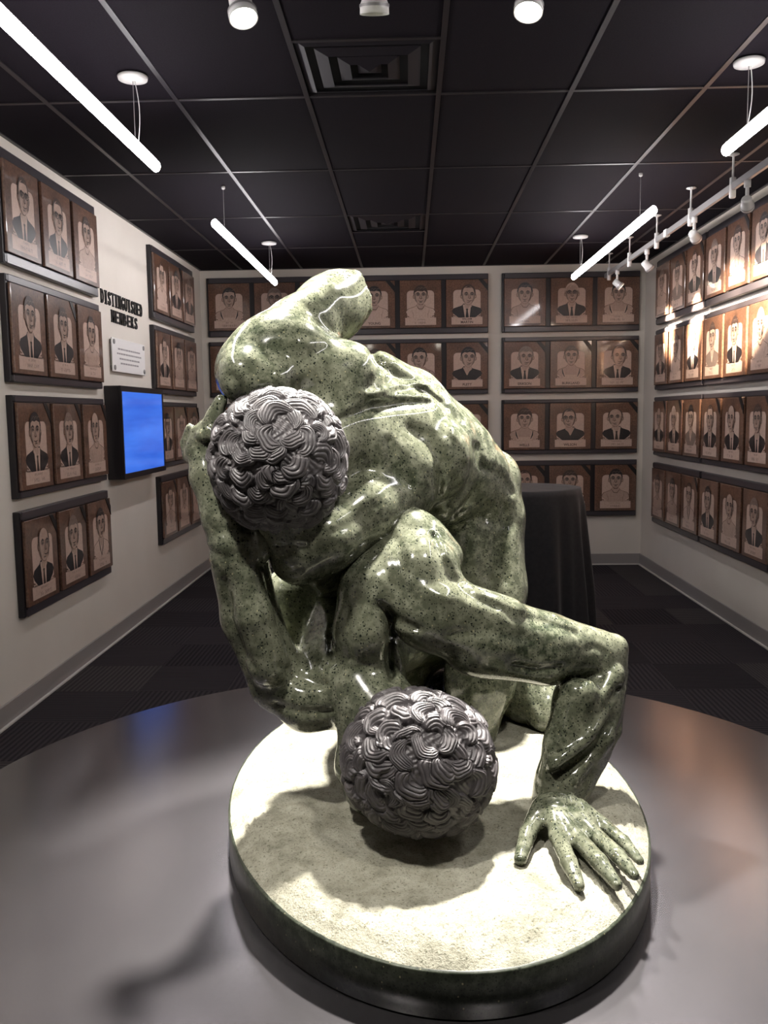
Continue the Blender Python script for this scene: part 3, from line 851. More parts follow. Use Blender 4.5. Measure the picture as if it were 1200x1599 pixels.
def draped_table():
    cx, cy, zt = 0.80, 6.22, 1.0
    r = empty('draped_table', (cx, cy, 0)); tag(r, 'tall round cocktail table under a floor-length black cloth', 'table')
    m = MB(); m.lathe([(0.39, 0.965), (0.395, 0.97), (0.395, 0.992), (0.39, 0.996)], 48); m.build('table_top', 'black_satin', r)
    m = MB(); m.lathe([(0.03, 0.02), (0.03, 0.965)], 16); m.build('table_post', 'grey_metal', r, True)
    m = MB(); m.lathe([(0.26, 0.0), (0.26, 0.012), (0.05, 0.03), (0.03, 0.03)], 40); m.build('table_foot', 'grey_metal', r, True)
    n, rows = 240, 26
    vs_, fs_ = [], []
    for j in range(5):
        s = j / 5.0
        for k in range(n):
            t = 2 * math.pi * k / n; vs_.append((0.398 * s * math.cos(t) + 1e-4 * math.cos(t), 0.398 * s * math.sin(t) + 1e-4 * math.sin(t), zt + 0.0015 * math.sin(9 * t) * s))
    for j in range(rows):
        q = j / (rows - 1.0)
        z = zt * (1 - q) + 0.006 * q
        for k in range(n):
            t = 2 * math.pi * k / n
            fold = math.sin(13 * t + 1.5 * math.sin(2 * t)) * 0.6 + math.sin(21 * t + 2 + q) * 0.4
            rad = 0.400 + 0.012 * min(1, q * 10) + 0.085 * q + fold * (0.004 + 0.034 * min(1, q * 1.4)) * min(1, q * 8)
            vs_.append((rad * math.cos(t), rad * math.sin(t), z))
    tot = 5 + rows
    for j in range(tot - 1):
        for k in range(n):
            fs_.append((j*n+k, (j+1)*n+k, (j+1)*n+(k+1) % n, j*n+(k+1) % n))
    m = MB(); m.add(vs_, fs_); m.build('drape', 'black_cloth', r, True)
draped_table()
# ================================================================== the sculpture
ZB = 0.545            # top of its rough stone base

def marble(name, dark, light, rough):
    t = NT(name)
    v = t.coord(1.0)
    big = t.noise(v, 5.0, 4, 0.6)
    base = t.ramp(big, [(0.32, dark), (0.5, tuple((a + b) / 2 for a, b in zip(dark, light))), (0.68, light)])
    mid = t.noise(v, 38.0, 3, 0.7)
    base = t.mix(t.ramp(mid, [(0.42, (0, 0, 0)), (0.7, (1, 1, 1))]), base, tuple(min(1, c * 1.45 + 0.02) for c in light))
    # black crystals of two sizes
    for sc, lo, hi in ((95.0, 0.20, 0.27), (190.0, 0.24, 0.34)):
        vo = t.n('ShaderNodeTexVoronoi'); vo.inputs['Scale'].default_value = sc
        vo.inputs['Randomness'].default_value = 1.0
        nz = t.n('ShaderNodeTexNoise'); nz.inputs['Scale'].default_value = 160.0
        t.link(v, nz.inputs['Vector'])
        ad = t.n('ShaderNodeVectorMath', operation='MULTIPLY_ADD')
        t.link(nz.outputs['Color'], ad.inputs[0]); ad.inputs[1].default_value = (0.006, 0.006, 0.006)
        t.link(v, ad.inputs[2]); t.link(ad.outputs[0], vo.inputs['Vector'])
        sep = t.n('ShaderNodeSeparateColor'); t.link(vo.outputs['Color'], sep.inputs[0])
        pick = t.math('GREATER_THAN', sep.outputs[0], 0.48)
        spot = t.ramp(vo.outputs['Distance'], [(lo, (1, 1, 1)), (hi, (0, 0, 0))])
        base = t.mix(t.math('MULTIPLY', spot, pick), base, (0.012, 0.016, 0.012))
    # straw coloured flecks
    vo = t.n('ShaderNodeTexVoronoi'); vo.inputs['Scale'].default_value = 120.0
    mp = t.coord((1.0, 1.3, 0.8)); t.link(mp, vo.inputs['Vector'])
    sep = t.n('ShaderNodeSeparateColor'); t.link(vo.outputs['Color'], sep.inputs[0])
    pick = t.math('GREATER_THAN', sep.outputs[1], 0.92)
    spot = t.ramp(vo.outputs['Distance'], [(0.16, (1, 1, 1)), (0.24, (0, 0, 0))])
    base = t.mix(t.math('MULTIPLY', spot, pick), base, (0.27, 0.25, 0.15))
    t.link(base, t.b.inputs['Base Color'])
    t.set(rough=rough, spec=0.5 if rough < 0.2 else 0.3, ior=1.6)
    return t
marble('polished_green_stone', (0.029, 0.037, 0.022), (0.108, 0.113, 0.077), 0.13)
marble('polished_dark_green_stone', (0.012, 0.017, 0.011), (0.034, 0.040, 0.026), 0.30)

def _():
    t = NT('carved_grey_stone')
    v = t.coord(1.0)
    c = t.ramp(t.noise(v, 30.0, 4, 0.6), [(0.3, (0.042, 0.038, 0.041)), (0.7, (0.105, 0.095, 0.098))])
    t.link(c, t.b.inputs['Base Color']); t.set(rough=0.42, spec=0.5)
    t.bump(t.noise(v, 260.0, 2, 0.6), 0.25, 0.002)
    t = NT('rough_pale_stone')
    v = t.coord(1.0)
    c = t.ramp(t.noise(v, 14.0, 5, 0.7), [(0.32, (0.19, 0.185, 0.14)), (0.5, (0.31, 0.30, 0.235)), (0.68, (0.40, 0.39, 0.32))])
    sp = t.ramp(t.noise(v, 170.0, 3, 0.7), [(0.28, (0.25, 0.25, 0.2)), (0.46, (1, 1, 1))])
    c = t.mix(1.0, c, sp, 'MULTIPLY')
    t.link(c, t.b.inputs['Base Color']); t.set(rough=0.85, spec=0.3)
    h = t.math('ADD', t.noise(v, 60.0, 5, 0.7), t.math('MULTIPLY', t.noise(v, 240.0, 3, 0.6), 0.5))
    t.bump(h, 0.7, 0.006)
_()

# ---- distance field toolkit (numpy) -------------------------------------------------
class Field:
    def __init__(self, lo, hi, h):
        self.h = h
        self.lo = np.array(lo, dtype=np.float32)
        self.n = np.ceil((np.array(hi) - lo) / h).astype(int) + 1
        self.ax = [self.lo[i] + h * np.arange(self.n[i], dtype=np.float32) for i in range(3)]
        self.D = np.full(self.n, 0.08, dtype=np.float32)
    def sub(self, lo, hi):
        s = []
        for i in range(3):
            a = int(max(0, math.floor((lo[i] - self.lo[i]) / self.h)))
            b = int(min(self.n[i], math.ceil((hi[i] - self.lo[i]) / self.h) + 1))
            s.append(slice(a, max(a, b)))
        return tuple(s)
    def grid(self, s):
        return np.meshgrid(self.ax[0][s[0]], self.ax[1][s[1]], self.ax[2][s[2]], indexing='ij', sparse=True)
    def smin(self, s, d, k):
        a = self.D[s]
        hh = np.maximum(k - np.abs(a - d), 0) / k
        self.D[s] = np.minimum(a, d) - hh * hh * k * 0.25
    def smax(self, s, d, k):
        a = self.D[s]
        hh = np.maximum(k - np.abs(a - d), 0) / k
        self.D[s] = np.maximum(a, d) + hh * hh * k * 0.25
    def cone(self, a, ra, b, rb, k=0.02, cut=False):
        a = np.asarray(a, dtype=np.float32); b = np.asarray(b, dtype=np.float32)
        m = max(ra, rb) + k + 0.02
        s = self.sub(np.minimum(a, b) - m, np.maximum(a, b) + m)
        X, Y, Z = self.grid(s)
        ba = b - a; L = float(ba @ ba) + 1e-9
        t = np.clip(((X - a[0]) * ba[0] + (Y - a[1]) * ba[1] + (Z - a[2]) * ba[2]) / L, 0, 1)
        d = np.sqrt((X - a[0] - t * ba[0]) ** 2 + (Y - a[1] - t * ba[1]) ** 2 + (Z - a[2] - t * ba[2]) ** 2) - (ra + (rb - ra) * t)
        if cut:
            self.smax(s, -d, k)
        else:
            self.smin(s, d, k)
    def ell(self, c, rad, R=None, k=0.02, cut=False):
        c = np.asarray(c, dtype=np.float32)
        R = np.eye(3) if R is None else np.asarray(R)
        m = max(rad) + k + 0.02
        s = self.sub(c - m, c + m)
        X, Y, Z = self.grid(s)
        x, y, z = X - c[0], Y - c[1], Z - c[2]
        q = [(x * R[i][0] + y * R[i][1] + z * R[i][2]) for i in range(3)]
        k0 = np.sqrt(sum((q[i] / rad[i]) ** 2 for i in range(3)))
        k1 = np.sqrt(sum((q[i] / rad[i] ** 2) ** 2 for i in range(3))) + 1e-9
        d = k0 * (k0 - 1) / k1
        if cut:
            self.smax(s, -d, k)
        else:
            self.smin(s, d, k)
    def plane(self, c, nrm, lo, hi, k=0.004, wob=0.0):     # keep the side opposite to nrm, inside a box only
        s = self.sub(lo, hi)
        X, Y, Z = self.grid(s)
        d = (X - c[0]) * nrm[0] + (Y - c[1]) * nrm[1] + (Z - c[2]) * nrm[2]
        if wob:
            d = d + wob * (np.sin(X * 90 + Y * 40) + np.sin(Y * 75 - Z * 110) + np.sin(Z * 60 + X * 35))
        self.smax(s, d, k)
    def mesh(self, name, smooth_it=2):
        D, h = self.D, self.h
        ins = D < 0
        c = ins[:-1, :-1, :-1].astype(np.int8)
        for dx, dy, dz in ((1,0,0),(0,1,0),(1,1,0),(0,0,1),(1,0,1),(0,1,1),(1,1,1)):
            c = c + ins[dx:ins.shape[0]-1+dx, dy:ins.shape[1]-1+dy, dz:ins.shape[2]-1+dz]
        act = (c > 0) & (c < 8)
        I = np.argwhere(act)
        vid = np.full(act.shape, -1, dtype=np.int64)
        vid[act] = np.arange(len(I))
        pos = np.zeros((len(I), 3)); cnt = np.zeros(len(I))
        corners = [(i, j, k) for i in (0, 1) for j in (0, 1) for k in (0, 1)]
        for a in corners:
            for ax in range(3):
                if a[ax] == 1:
                    continue
                b = list(a); b[ax] = 1
                da = D[I[:, 0] + a[0], I[:, 1] + a[1], I[:, 2] + a[2]]
                db = D[I[:, 0] + b[0], I[:, 1] + b[1], I[:, 2] + b[2]]
                m = (da < 0) != (db < 0)
                t = da[m] / (da[m] - db[m])
                p = np.tile(np.array(a, float), (m.sum(), 1)); p[:, ax] += t
                pos[m] += p; cnt[m] += 1
        V = (I + pos / cnt[:, None]) * h + self.lo
        quads = []
        for ax in range(3):
            o = [i for i in range(3) if i != ax]
            sl0 = [slice(None)] * 3; sl1 = [slice(None)] * 3
            sl0[ax] = slice(0, -1); sl1[ax] = slice(1, None)
            for q in o:
                sl0[q] = slice(1, -1); sl1[q] = slice(1, -1)
            A, B = ins[tuple(sl0)], ins[tuple(sl1)]
            for flip, M in ((False, A & ~B), (True, ~A & B)):
                E = np.argwhere(M)
                for q in o:
                    E[:, q] += 1
                u, w = o
                def cell(du, dw):
                    e = E.copy(); e[:, u] -= du; e[:, w] -= dw
                    return vid[e[:, 0], e[:, 1], e[:, 2]]
                Q = np.stack([cell(1, 1), cell(0, 1), cell(0, 0), cell(1, 0)], 1)
                if flip ^ (ax == 1):
                    Q = Q[:, ::-1]
                quads.append(Q)
        Q = np.concatenate(quads)
        for _i in range(smooth_it):
            acc = np.zeros_like(V); n = np.zeros(len(V))
            for a in range(4):
                for b in ((a + 1) % 4, (a + 3) % 4):
                    for x in range(3):
                        acc[:, x] += np.bincount(Q[:, a], V[Q[:, b], x], len(V))
                    n += np.bincount(Q[:, a], minlength=len(V))
            V = V * 0.4 + 0.6 * acc / np.maximum(n, 1)[:, None]
        me = bpy.data.meshes.new(name)
        me.vertices.add(len(V)); me.vertices.foreach_set('co', V.astype(np.float32).ravel())
        me.loops.add(Q.size); me.loops.foreach_set('vertex_index', Q.ravel().astype(np.int32))
        me.polygons.add(len(Q)); me.polygons.foreach_set('loop_start', np.arange(0, Q.size, 4, dtype=np.int32))
        me.polygons.foreach_set('use_smooth', np.ones(len(Q), dtype=bool))
        me.update(); me.validate()
        return me

def chain(f, pts, k=0.03, cut=False):
    """pts: (px, py, depth, radius px); neighbours are joined by tapered limbs"""
    W = [at_y(*p[:3]) for p in pts]
    R = [p[3] * px_m(w) for p, w in zip(pts, W)]
    if len(W) == 1:
        f.cone(W[0], R[0], W[0] + 1e-4, R[0], k, cut)
    for i in range(len(W) - 1):
        f.cone(W[i], R[i], W[i + 1], R[i + 1], k, cut)

def ball(f, px, py, Y, rx, ry=None, rz=None, k=0.03, cut=False, roll=0.0):
    """ellipsoid in view axes: rx, ry picture radii, rz depth radius (px), roll clockwise in the picture"""
    ry = ry or rx; rz = rz or rx
    c = at_y(px, py, Y); s = px_m(c)
    ca, sa = math.cos(roll), math.sin(roll)
    R = [_rt * ca - _up * sa, _rt * sa + _up * ca, _fw]
    f.ell(c, (rx * s, ry * s, rz * s), R, k, cut)

def groove(f, pts, w, depth, Y0, Y1):
    """chisel a furrow (depth > 0) or raise a ridge (depth < 0) along a line of picture points, between two depths"""
    P = []
    for p in pts:
        for Y in (Y0, Y1):
            P.append(at_y(p[0], p[1], Y))
    P = np.array(P); m = 3 * w * px_m(P.mean(0)) + 0.01
    s = f.sub(P.min(0) - m, P.max(0) + m)
    X, Yy, Z = np.meshgrid(f.ax[0][s[0]], f.ax[1][s[1]], f.ax[2][s[2]], indexing='ij')
    if X.size == 0:
        return
    zc = X * _fw[0] + Yy * _fw[1] + (Z - CAM_H) * _fw[2]
    u = CX + F_PX * (X * _rt[0] + Yy * _rt[1] + (Z - CAM_H) * _rt[2]) / zc
    v = CY - F_PX * (X * _up[0] + Yy * _up[1] + (Z - CAM_H) * _up[2]) / zc
    best = np.full(X.shape, 1e9, dtype=np.float32)
    n = len(pts) - 1
    for i in range(n):
        (ax, ay), (bx, by) = pts[i][:2], pts[i + 1][:2]
        L = (bx - ax) ** 2 + (by - ay) ** 2 + 1e-6
        t = np.clip(((u - ax) * (bx - ax) + (v - ay) * (by - ay)) / L, 0, 1)
        dd = np.hypot(u - ax - t * (bx - ax), v - ay - t * (by - ay))
        g = (i + t) / n                                   # fade towards both ends
        dd = dd / (0.35 + 0.65 * np.sin(np.pi * np.clip(0.08 + 0.84 * g, 0, 1)))
        best = np.minimum(best, dd)
    fade = np.clip((Yy - Y0) / 0.03, 0, 1) * np.clip((Y1 - Yy) / 0.03, 0, 1)
    f.D[s] += (depth * np.exp(-(best / w) ** 2) * fade).astype(np.float32)

def on_base(px, py, h):
    return at_z(px, py, ZB + h)

H = 0.0065

# ---------------------------------------------------------------- the wrestler on top
def upper_body():
    f = Field((-0.62, 1.80, 0.50), (0.50, 3.20, 1.92), H)
    # trunk, foreshortened: shoulders near, hips far
    chain(f, [(505, 655, 2.30, 92), (600, 690, 2.46, 104), (690, 735, 2.64, 88), (742, 775, 2.80, 72)], 0.04)
    # far shoulder blade and shoulder
    ball(f, 540, 586, 2.27, 60, 54, 52, 0.04, roll=0.3)
    chain(f, [(398, 580, 2.20, 62), (446, 566, 2.24, 74), (505, 612, 2.28, 78)], 0.03)
    chain(f, [(385, 590, 2.12, 44), (420, 600, 2.12, 40)], 0.03)
    # raised arm broken off above the elbow
    chain(f, [(420, 556, 2.24, 62), (470, 518, 2.33, 53), (514, 484, 2.43, 51), (562, 446, 2.55, 48)], 0.03)
    chain(f, [(448, 525, 2.24, 36), (508, 474, 2.36, 32)], 0.025)
    c = at_y(543, 455, 2.49)
    nv = at_y(600, 428, 2.66) - at_y(520, 478, 2.44); nv = nv / np.linalg.norm(nv)
    f.plane(c, nv, c - 0.16, c + 0.16, 0.006, 0.004)
    # near back: ribs, latissimus, near blade
    ball(f, 655, 712, 2.44, 84, 76, 84, 0.015, roll=0.35)
    chain(f, [(700, 690, 2.50, 44), (716, 735, 2.52, 40), (690, 782, 2.48, 34)], 0.012)
    chain(f, [(560, 690, 2.28, 60), (620, 735, 2.34, 66)], 0.02)
    chain(f, [(600, 655, 2.36, 34), (680, 650, 2.48, 34), (735, 695, 2.60, 34)], 0.012)
    # far ribs
    chain(f, [(588, 590, 2.38, 42), (648, 620, 2.50, 38), (705, 668, 2.62, 36)], 0.04)
    # flank, hip, thigh
    chain(f, [(740, 742, 2.66, 56), (752, 800, 2.74, 66)], 0.02)
    ball(f, 772, 752, 2.76, 42, 50, 50, 0.015)
    chain(f, [(758, 820, 2.74, 60), (764, 920, 2.68, 57), (750, 1060, 2.62, 54), (732, 1140, 2.60, 42)], 0.03)
    chain(f, [(735, 830, 2.62, 36), (728, 930, 2.58, 36)], 0.015)
    chain(f, [(775, 840, 2.66, 34), (785, 940, 2.62, 34)], 0.015)
    # shin and foot behind, far leg
    chain(f, [(732, 1142, 2.60, 40), (690, 1090, 2.92, 40), (670, 1062, 3.06, 26)], 0.03)
    chain(f, [(690, 830, 2.86, 66), (560, 980, 2.84, 58), (540, 1075, 2.78, 42)], 0.04)
    chain(f, [(540, 1075, 2.78, 38), (560, 1062, 3.02, 30)], 0.03)
    # near shoulder and upper arm, reaching under the opponent
    chain(f, [(618, 760, 2.36, 66), (560, 800, 2.22, 62), (505, 842, 2.12, 54), (468, 868, 2.10, 44)], 0.025)
    chain(f, [(470, 868, 2.10, 42), (520, 900, 2.30, 40)], 0.02)
    # neck, skull, face in the shade of the hair
    chain(f, [(450, 720, 2.12, 74), (520, 678, 2.26, 70)], 0.03)
    ball(f, 434, 722, 2.08, 92, 94, 94, 0.02)
    chain(f, [(446, 790, 2.08, 66), (456, 842, 2.08, 40), (458, 872, 2.10, 30)], 0.02)
    chain(f, [(454, 842, 2.06, 9), (457, 868, 2.045, 11)], 0.02)
    # carved modelling: spine, shoulder blades, ribs, flank, thigh
    groove(f, [(524, 658), (579, 636), (640, 628), (672, 630)], 9, 0.015, 2.05, 2.65)
    groove(f, [(560, 612), (600, 620), (650, 622)], 8, -0.006, 2.1, 2.7)
    groove(f, [(583, 560), (622, 590), (672, 616), (700, 640)], 6, 0.006, 2.2, 2.75)
    groove(f, [(596, 552), (636, 578), (690, 622)], 5, -0.005, 2.2, 2.75)
    groove(f, [(580, 540), (590, 580), (575, 606)], 8, 0.009, 2.1, 2.6)
    groove(f, [(576, 618), (625, 600), (668, 600)], 5, -0.007, 2.2, 2.7)
    groove(f, [(606, 690), (616, 735), (640, 757)], 11, 0.012, 2.1, 2.6)
    groove(f, [(640, 668), (668, 684), (690, 720), (684, 770)], 10, 0.012, 2.1, 2.7)
    groove(f, [(700, 664), (722, 690), (730, 720)], 9, -0.008, 2.2, 2.8)
    groove(f, [(744, 696), (750, 735), (736, 772), (706, 806)], 9, 0.011, 2.3, 2.85)
    groove(f, [(752, 728), (778, 742), (800, 770)], 9, 0.008, 2.4, 3.0)
    groove(f, [(590, 785), (560, 812), (520, 832)], 10, 0.006, 1.95, 2.5)
    groove(f, [(724, 820), (716, 850), (722, 890)], 9, 0.010, 2.4, 2.85)
    groove(f, [(758, 806), (752, 850), (756, 900)], 10, 0.010, 2.4, 2.85)
    groove(f, [(788, 790), (784, 860), (790, 910)], 9, 0.008, 2.4, 2.85)
    groove(f, [(362, 585), (374, 604), (380, 622)], 9, 0.010, 2.0, 2.3)
    groove(f, [(430, 540), (470, 560), (510, 545)], 12, 0.006, 2.0, 2.4)
    groove(f, [(400, 612), (450, 600), (500, 606)], 12, 0.003, 2.0, 2.35)
    groove(f, [(466, 470), (492, 492), (520, 520)], 9, 0.005, 2.1, 2.7)
    # eyes and brow in the shadow under the hair
    for x in (440, 472):
        groove(f, [(x - 9, 852), (x, 856), (x + 9, 852)], 6, 0.010, 1.9, 2.2)
    groove(f, [(440, 890), (456, 893), (472, 889)], 4, 0.006, 1.9, 2.2)
    f.plane((0, 0, ZB - 0.012), (0, 0, -1), (-1, 1.5, 0.4), (1, 3.5, ZB + 0.05))
    return f.mesh('wrestler_figure')

# ---------------------------------------------------------------- the wrestler underneath
def lower_body():
    f = Field((-0.58, 1.62, 0.50), (0.66, 3.22, 1.62), H)
    # trunk under the opponent
    chain(f, [(560, 1010, 2.26, 78), (590, 950, 2.50, 104), (650, 935, 2.86, 104)], 0.05)
    chain(f, [(505, 960, 2.30, 46), (520, 1040, 2.20, 50), (565, 1075, 2.12, 56)], 0.03)
    # near shoulder
    chain(f, [(572, 985, 2.10, 50), (582, 920, 2.14, 52), (640, 864, 2.24, 68)], 0.02)
    chain(f, [(575, 1000, 2.12, 48), (590, 1050, 2.16, 44)], 0.025)
    chain(f, [(655, 895, 2.16, 64), (668, 960, 2.14, 64)], 0.018)
    chain(f, [(640, 830, 2.24, 38), (690, 870, 2.22, 34)], 0.02)
    # upper arm out to the elbow
    chain(f, [(665, 948, 2.14, 66), (752, 990, 2.16, 64), (850, 1013, 2.20, 54), (930, 1024, 2.25, 41)], 0.025)
    chain(f, [(690, 940, 2.10, 40), (790, 965, 2.14, 34)], 0.012)
    chain(f, [(770, 962, 2.16, 32), (860, 990, 2.20, 30), (935, 1008, 2.25, 24)], 0.012)
    chain(f, [(740, 1020, 2.12, 36), (850, 1040, 2.15, 28)], 0.012)
    ball(f, 962, 1012, 2.26, 20, 22, 20, 0.02)
    ball(f, 925, 1030, 2.20, 26, 24, 20, 0.012)
    # forearm
    chain(f, [(942, 1040, 2.26, 38), (918, 1098, 2.22, 52), (900, 1165, 2.18, 49), (879, 1222, 2.13, 41), (872, 1250, 2.115, 38), (872, 1264, 2.10, 30)], 0.02)
    chain(f, [(905, 1085, 2.14, 30), (876, 1160, 2.12, 26), (858, 1215, 2.10, 16)], 0.010)
    chain(f, [(955, 1055, 2.20, 22), (915, 1140, 2.11, 22), (868, 1195, 2.07, 14)], 0.008)
    chain(f, [(960, 1075, 2.22, 18), (940, 1150, 2.14, 20), (900, 1215, 2.08, 13)], 0.008)
    chain(f, [(968, 1050, 2.26, 14), (955, 1140, 2.2, 16), (915, 1230, 2.12, 12)], 0.010)
    # hand, flat on the stone
    wr = on_base(872, 1252, 0.075)
    kn = {'index': (872, 1306), 'middle': (900, 1307), 'ring': (924, 1299), 'little': (941, 1287)}
    mid = {'index': (889, 1347), 'middle': (936, 1346), 'ring': (965, 1336), 'little': (974, 1314)}
    tip = {'index': (905, 1384), 'middle': (964, 1382), 'ring': (991, 1367), 'little': (1000, 1345)}
    rr = {'index': .0188, 'middle': .0192, 'ring': .0178, 'little': .0152}
    ws = {'index': (858, 1256), 'middle': (868, 1256), 'ring': (882, 1256), 'little': (894, 1256)}
    for q in kn:
        r = rr[q]
        w0 = on_base(*ws[q], 0.062); k0 = on_base(*kn[q], 0.036); m0 = on_base(*mid[q], 0.029); t0 = on_base(*tip[q], 0.013)
        f.cone(w0, 0.027, k0, r * 1.10, 0.016)
        f.cone(k0, r * 1.12, m0, r, 0.008)
        f.cone(m0, r * 1.04, t0, r * 0.72, 0.006)
    j1, j2, j3 = on_base(846, 1262, 0.052), on_base(824, 1303, 0.030), on_base(813, 1342, 0.015)
    f.cone(j1, 0.026, j2, 0.020, 0.014); f.cone(j2, 0.0205, j3, 0.0155, 0.008)
    # neck, skull, face
    chain(f, [(552, 1065, 2.14, 62), (612, 1140, 2.04, 70)], 0.03)
    ball(f, 655, 1190, 1.98, 98, 92, 94, 0.02)
    chain(f, [(600, 1180, 2.06, 66), (590, 1220, 2.10, 56)], 0.02)
    chain(f, [(562, 1140, 2.04, 34), (560, 1195, 2.02, 36), (572, 1232, 2.03, 32)], 0.015)
    # side of the chest seen in the gap of the arm
    chain(f, [(452, 930, 2.30, 44), (456, 1045, 2.24, 40)], 0.03)
    # far shoulder, arm wrenched up the back
    chain(f, [(520, 1085, 2.14, 52), (482, 1094, 2.12, 46), (440, 1068, 2.14, 44)], 0.025)
    chain(f, [(434, 1060, 2.14, 46), (392, 965, 2.12, 44), (376, 885, 2.10, 45)], 0.025)
    chain(f, [(420, 1040, 2.07, 32), (394, 960, 2.05, 32), (386, 900, 2.05, 24)], 0.012)
    ball(f, 372, 856, 2.08, 44, 40, 40, 0.015)
    ball(f, 405, 850, 2.06, 22, 34, 22, 0.012)
    chain(f, [(372, 862, 2.09, 42), (350, 805, 2.09, 34), (324, 745, 2.10, 26), (316, 700, 2.12, 24)], 0.02)
    # hand behind the opponent's head
    chain(f, [(312, 704, 2.13, 24), (328, 676, 2.13, 24)], 0.012)
    chain(f, [(298, 712, 2.14, 14), (290, 692, 2.14, 9), (297, 668, 2.13, 8)], 0.006)
    chain(f, [(306, 700, 2.12, 12), (305, 672, 2.11, 8)], 0.006)
    chain(f, [(316, 682, 2.09, 11), (334, 676, 2.08, 9), (336, 684, 2.07, 8)], 0.006)
    chain(f, [(325, 676, 2.11, 18), (336, 650, 2.11, 14), (345, 626, 2.11, 11)], 0.008)
    # hips and legs
    chain(f, [(650, 935, 2.86, 100), (720, 960, 2.96, 84)], 0.04)
    chain(f, [(760, 985, 2.92, 70), (820, 1075, 2.78, 52), (904, 1132, 2.64, 34)], 0.03)
    chain(f, [(812, 1060, 2.72, 30), (850, 1120, 2.66, 24)], 0.012)
    chain(f, [(904, 1134, 2.64, 34), (800, 1090, 2.96, 32), (770, 1070, 3.06, 22)], 0.03)
    chain(f, [(640, 960, 2.92, 80), (600, 1080, 2.72, 52)], 0.04)
    # carved modelling: shoulder creases, arm and forearm muscles, wrist, far arm
    groove(f, [(592, 944), (604, 956), (610, 975), (607, 1020), (612, 1062)], 9, 0.024, 1.9, 2.4)
    groove(f, [(606, 956), (628, 972), (656, 982)], 8, 0.014, 1.9, 2.4)
    groove(f, [(618, 990), (650, 1020), (690, 1034)], 14, 0.014, 1.9, 2.3)
    groove(f, [(545, 950), (538, 990), (548, 1030)], 9, 0.008, 1.9, 2.3)
    groove(f, [(600, 826), (622, 850), (630, 890)], 10, 0.008, 1.9, 2.5)
    groove(f, [(676, 838), (688, 870), (704, 905), (740, 934), (775, 948)], 9, 0.012, 1.9, 2.5)
    groove(f, [(640, 905), (668, 925), (700, 935)], 12, -0.008, 1.9, 2.4)
    groove(f, [(700, 990), (760, 985), (830, 1000)], 10, 0.007, 1.9, 2.4)
    groove(f, [(780, 948), (800, 962), (840, 970), (900, 990)], 8, 0.008, 1.9, 2.5)
    groove(f, [(800, 1038), (840, 1046), (878, 1040)], 6, 0.010, 1.9, 2.4)
    groove(f, [(930, 1050), (905, 1058), (880, 1062)], 7, 0.007, 1.9, 2.4)
    groove(f, [(914, 1014), (928, 1010), (944, 1020), (940, 1038)], 5, 0.006, 1.9, 2.4)
    groove(f, [(966, 1072), (940, 1112), (905, 1150), (872, 1176)], 7, 0.012, 1.9, 2.4)
    groove(f, [(960, 1120), (925, 1172), (866, 1206)], 7, 0.010, 1.9, 2.4)
    groove(f, [(886, 1078), (868, 1130), (860, 1160)], 7, 0.009, 1.9, 2.4)
    groove(f, [(938, 1170), (915, 1215), (900, 1250)], 6, 0.007, 1.9, 2.3)
    groove(f, [(838, 1254), (868, 1258), (908, 1262)], 4, 0.007, 1.8, 2.3)
    for a, b in (((868, 1264), (884, 1300)), ((884, 1264), (910, 1296)), ((856, 1264), (856, 1298))):
        groove(f, [a, ((a[0] + b[0]) / 2, (a[1] + b[1]) / 2), b], 4, 0.004, 1.6, 2.3)
    for a, b in (((880, 1352), (896, 1344)), ((930, 1352), (942, 1340)), ((960, 1342), (970, 1330)), ((812, 1306), (834, 1308))):
        groove(f, [a, b], 3, 0.003, 1.6, 2.3)
    groove(f, [(326, 858), (352, 872), (388, 858)], 8, 0.007, 1.95, 2.25)
    groove(f, [(392, 830), (398, 862), (412, 890)], 6, 0.010, 1.95, 2.25)
    groove(f, [(352, 905), (366, 980), (395, 1040)], 8, 0.008, 1.95, 2.25)
    groove(f, [(330, 770), (345, 810), (352, 840)], 7, 0.007, 1.95, 2.25)
    groove(f, [(440, 1040), (470, 1062), (510, 1070)], 10, 0.010, 1.95, 2.3)
    groove(f, [(430, 1098), (470, 1112), (520, 1110)], 7, 0.010, 1.95, 2.3)
    groove(f, [(500, 900), (512, 960), (505, 1030)], 12, -0.008, 1.95, 2.5)
    groove(f, [(826, 1062), (838, 1092), (852, 1124)], 4, 0.006, 2.4, 3.0)
    f.plane((0, 0, ZB - 0.012), (0, 0, -1), (-1, 1.4, 0.4), (1, 3.5, ZB + 0.06))
    return f.mesh('wrestler_figure')

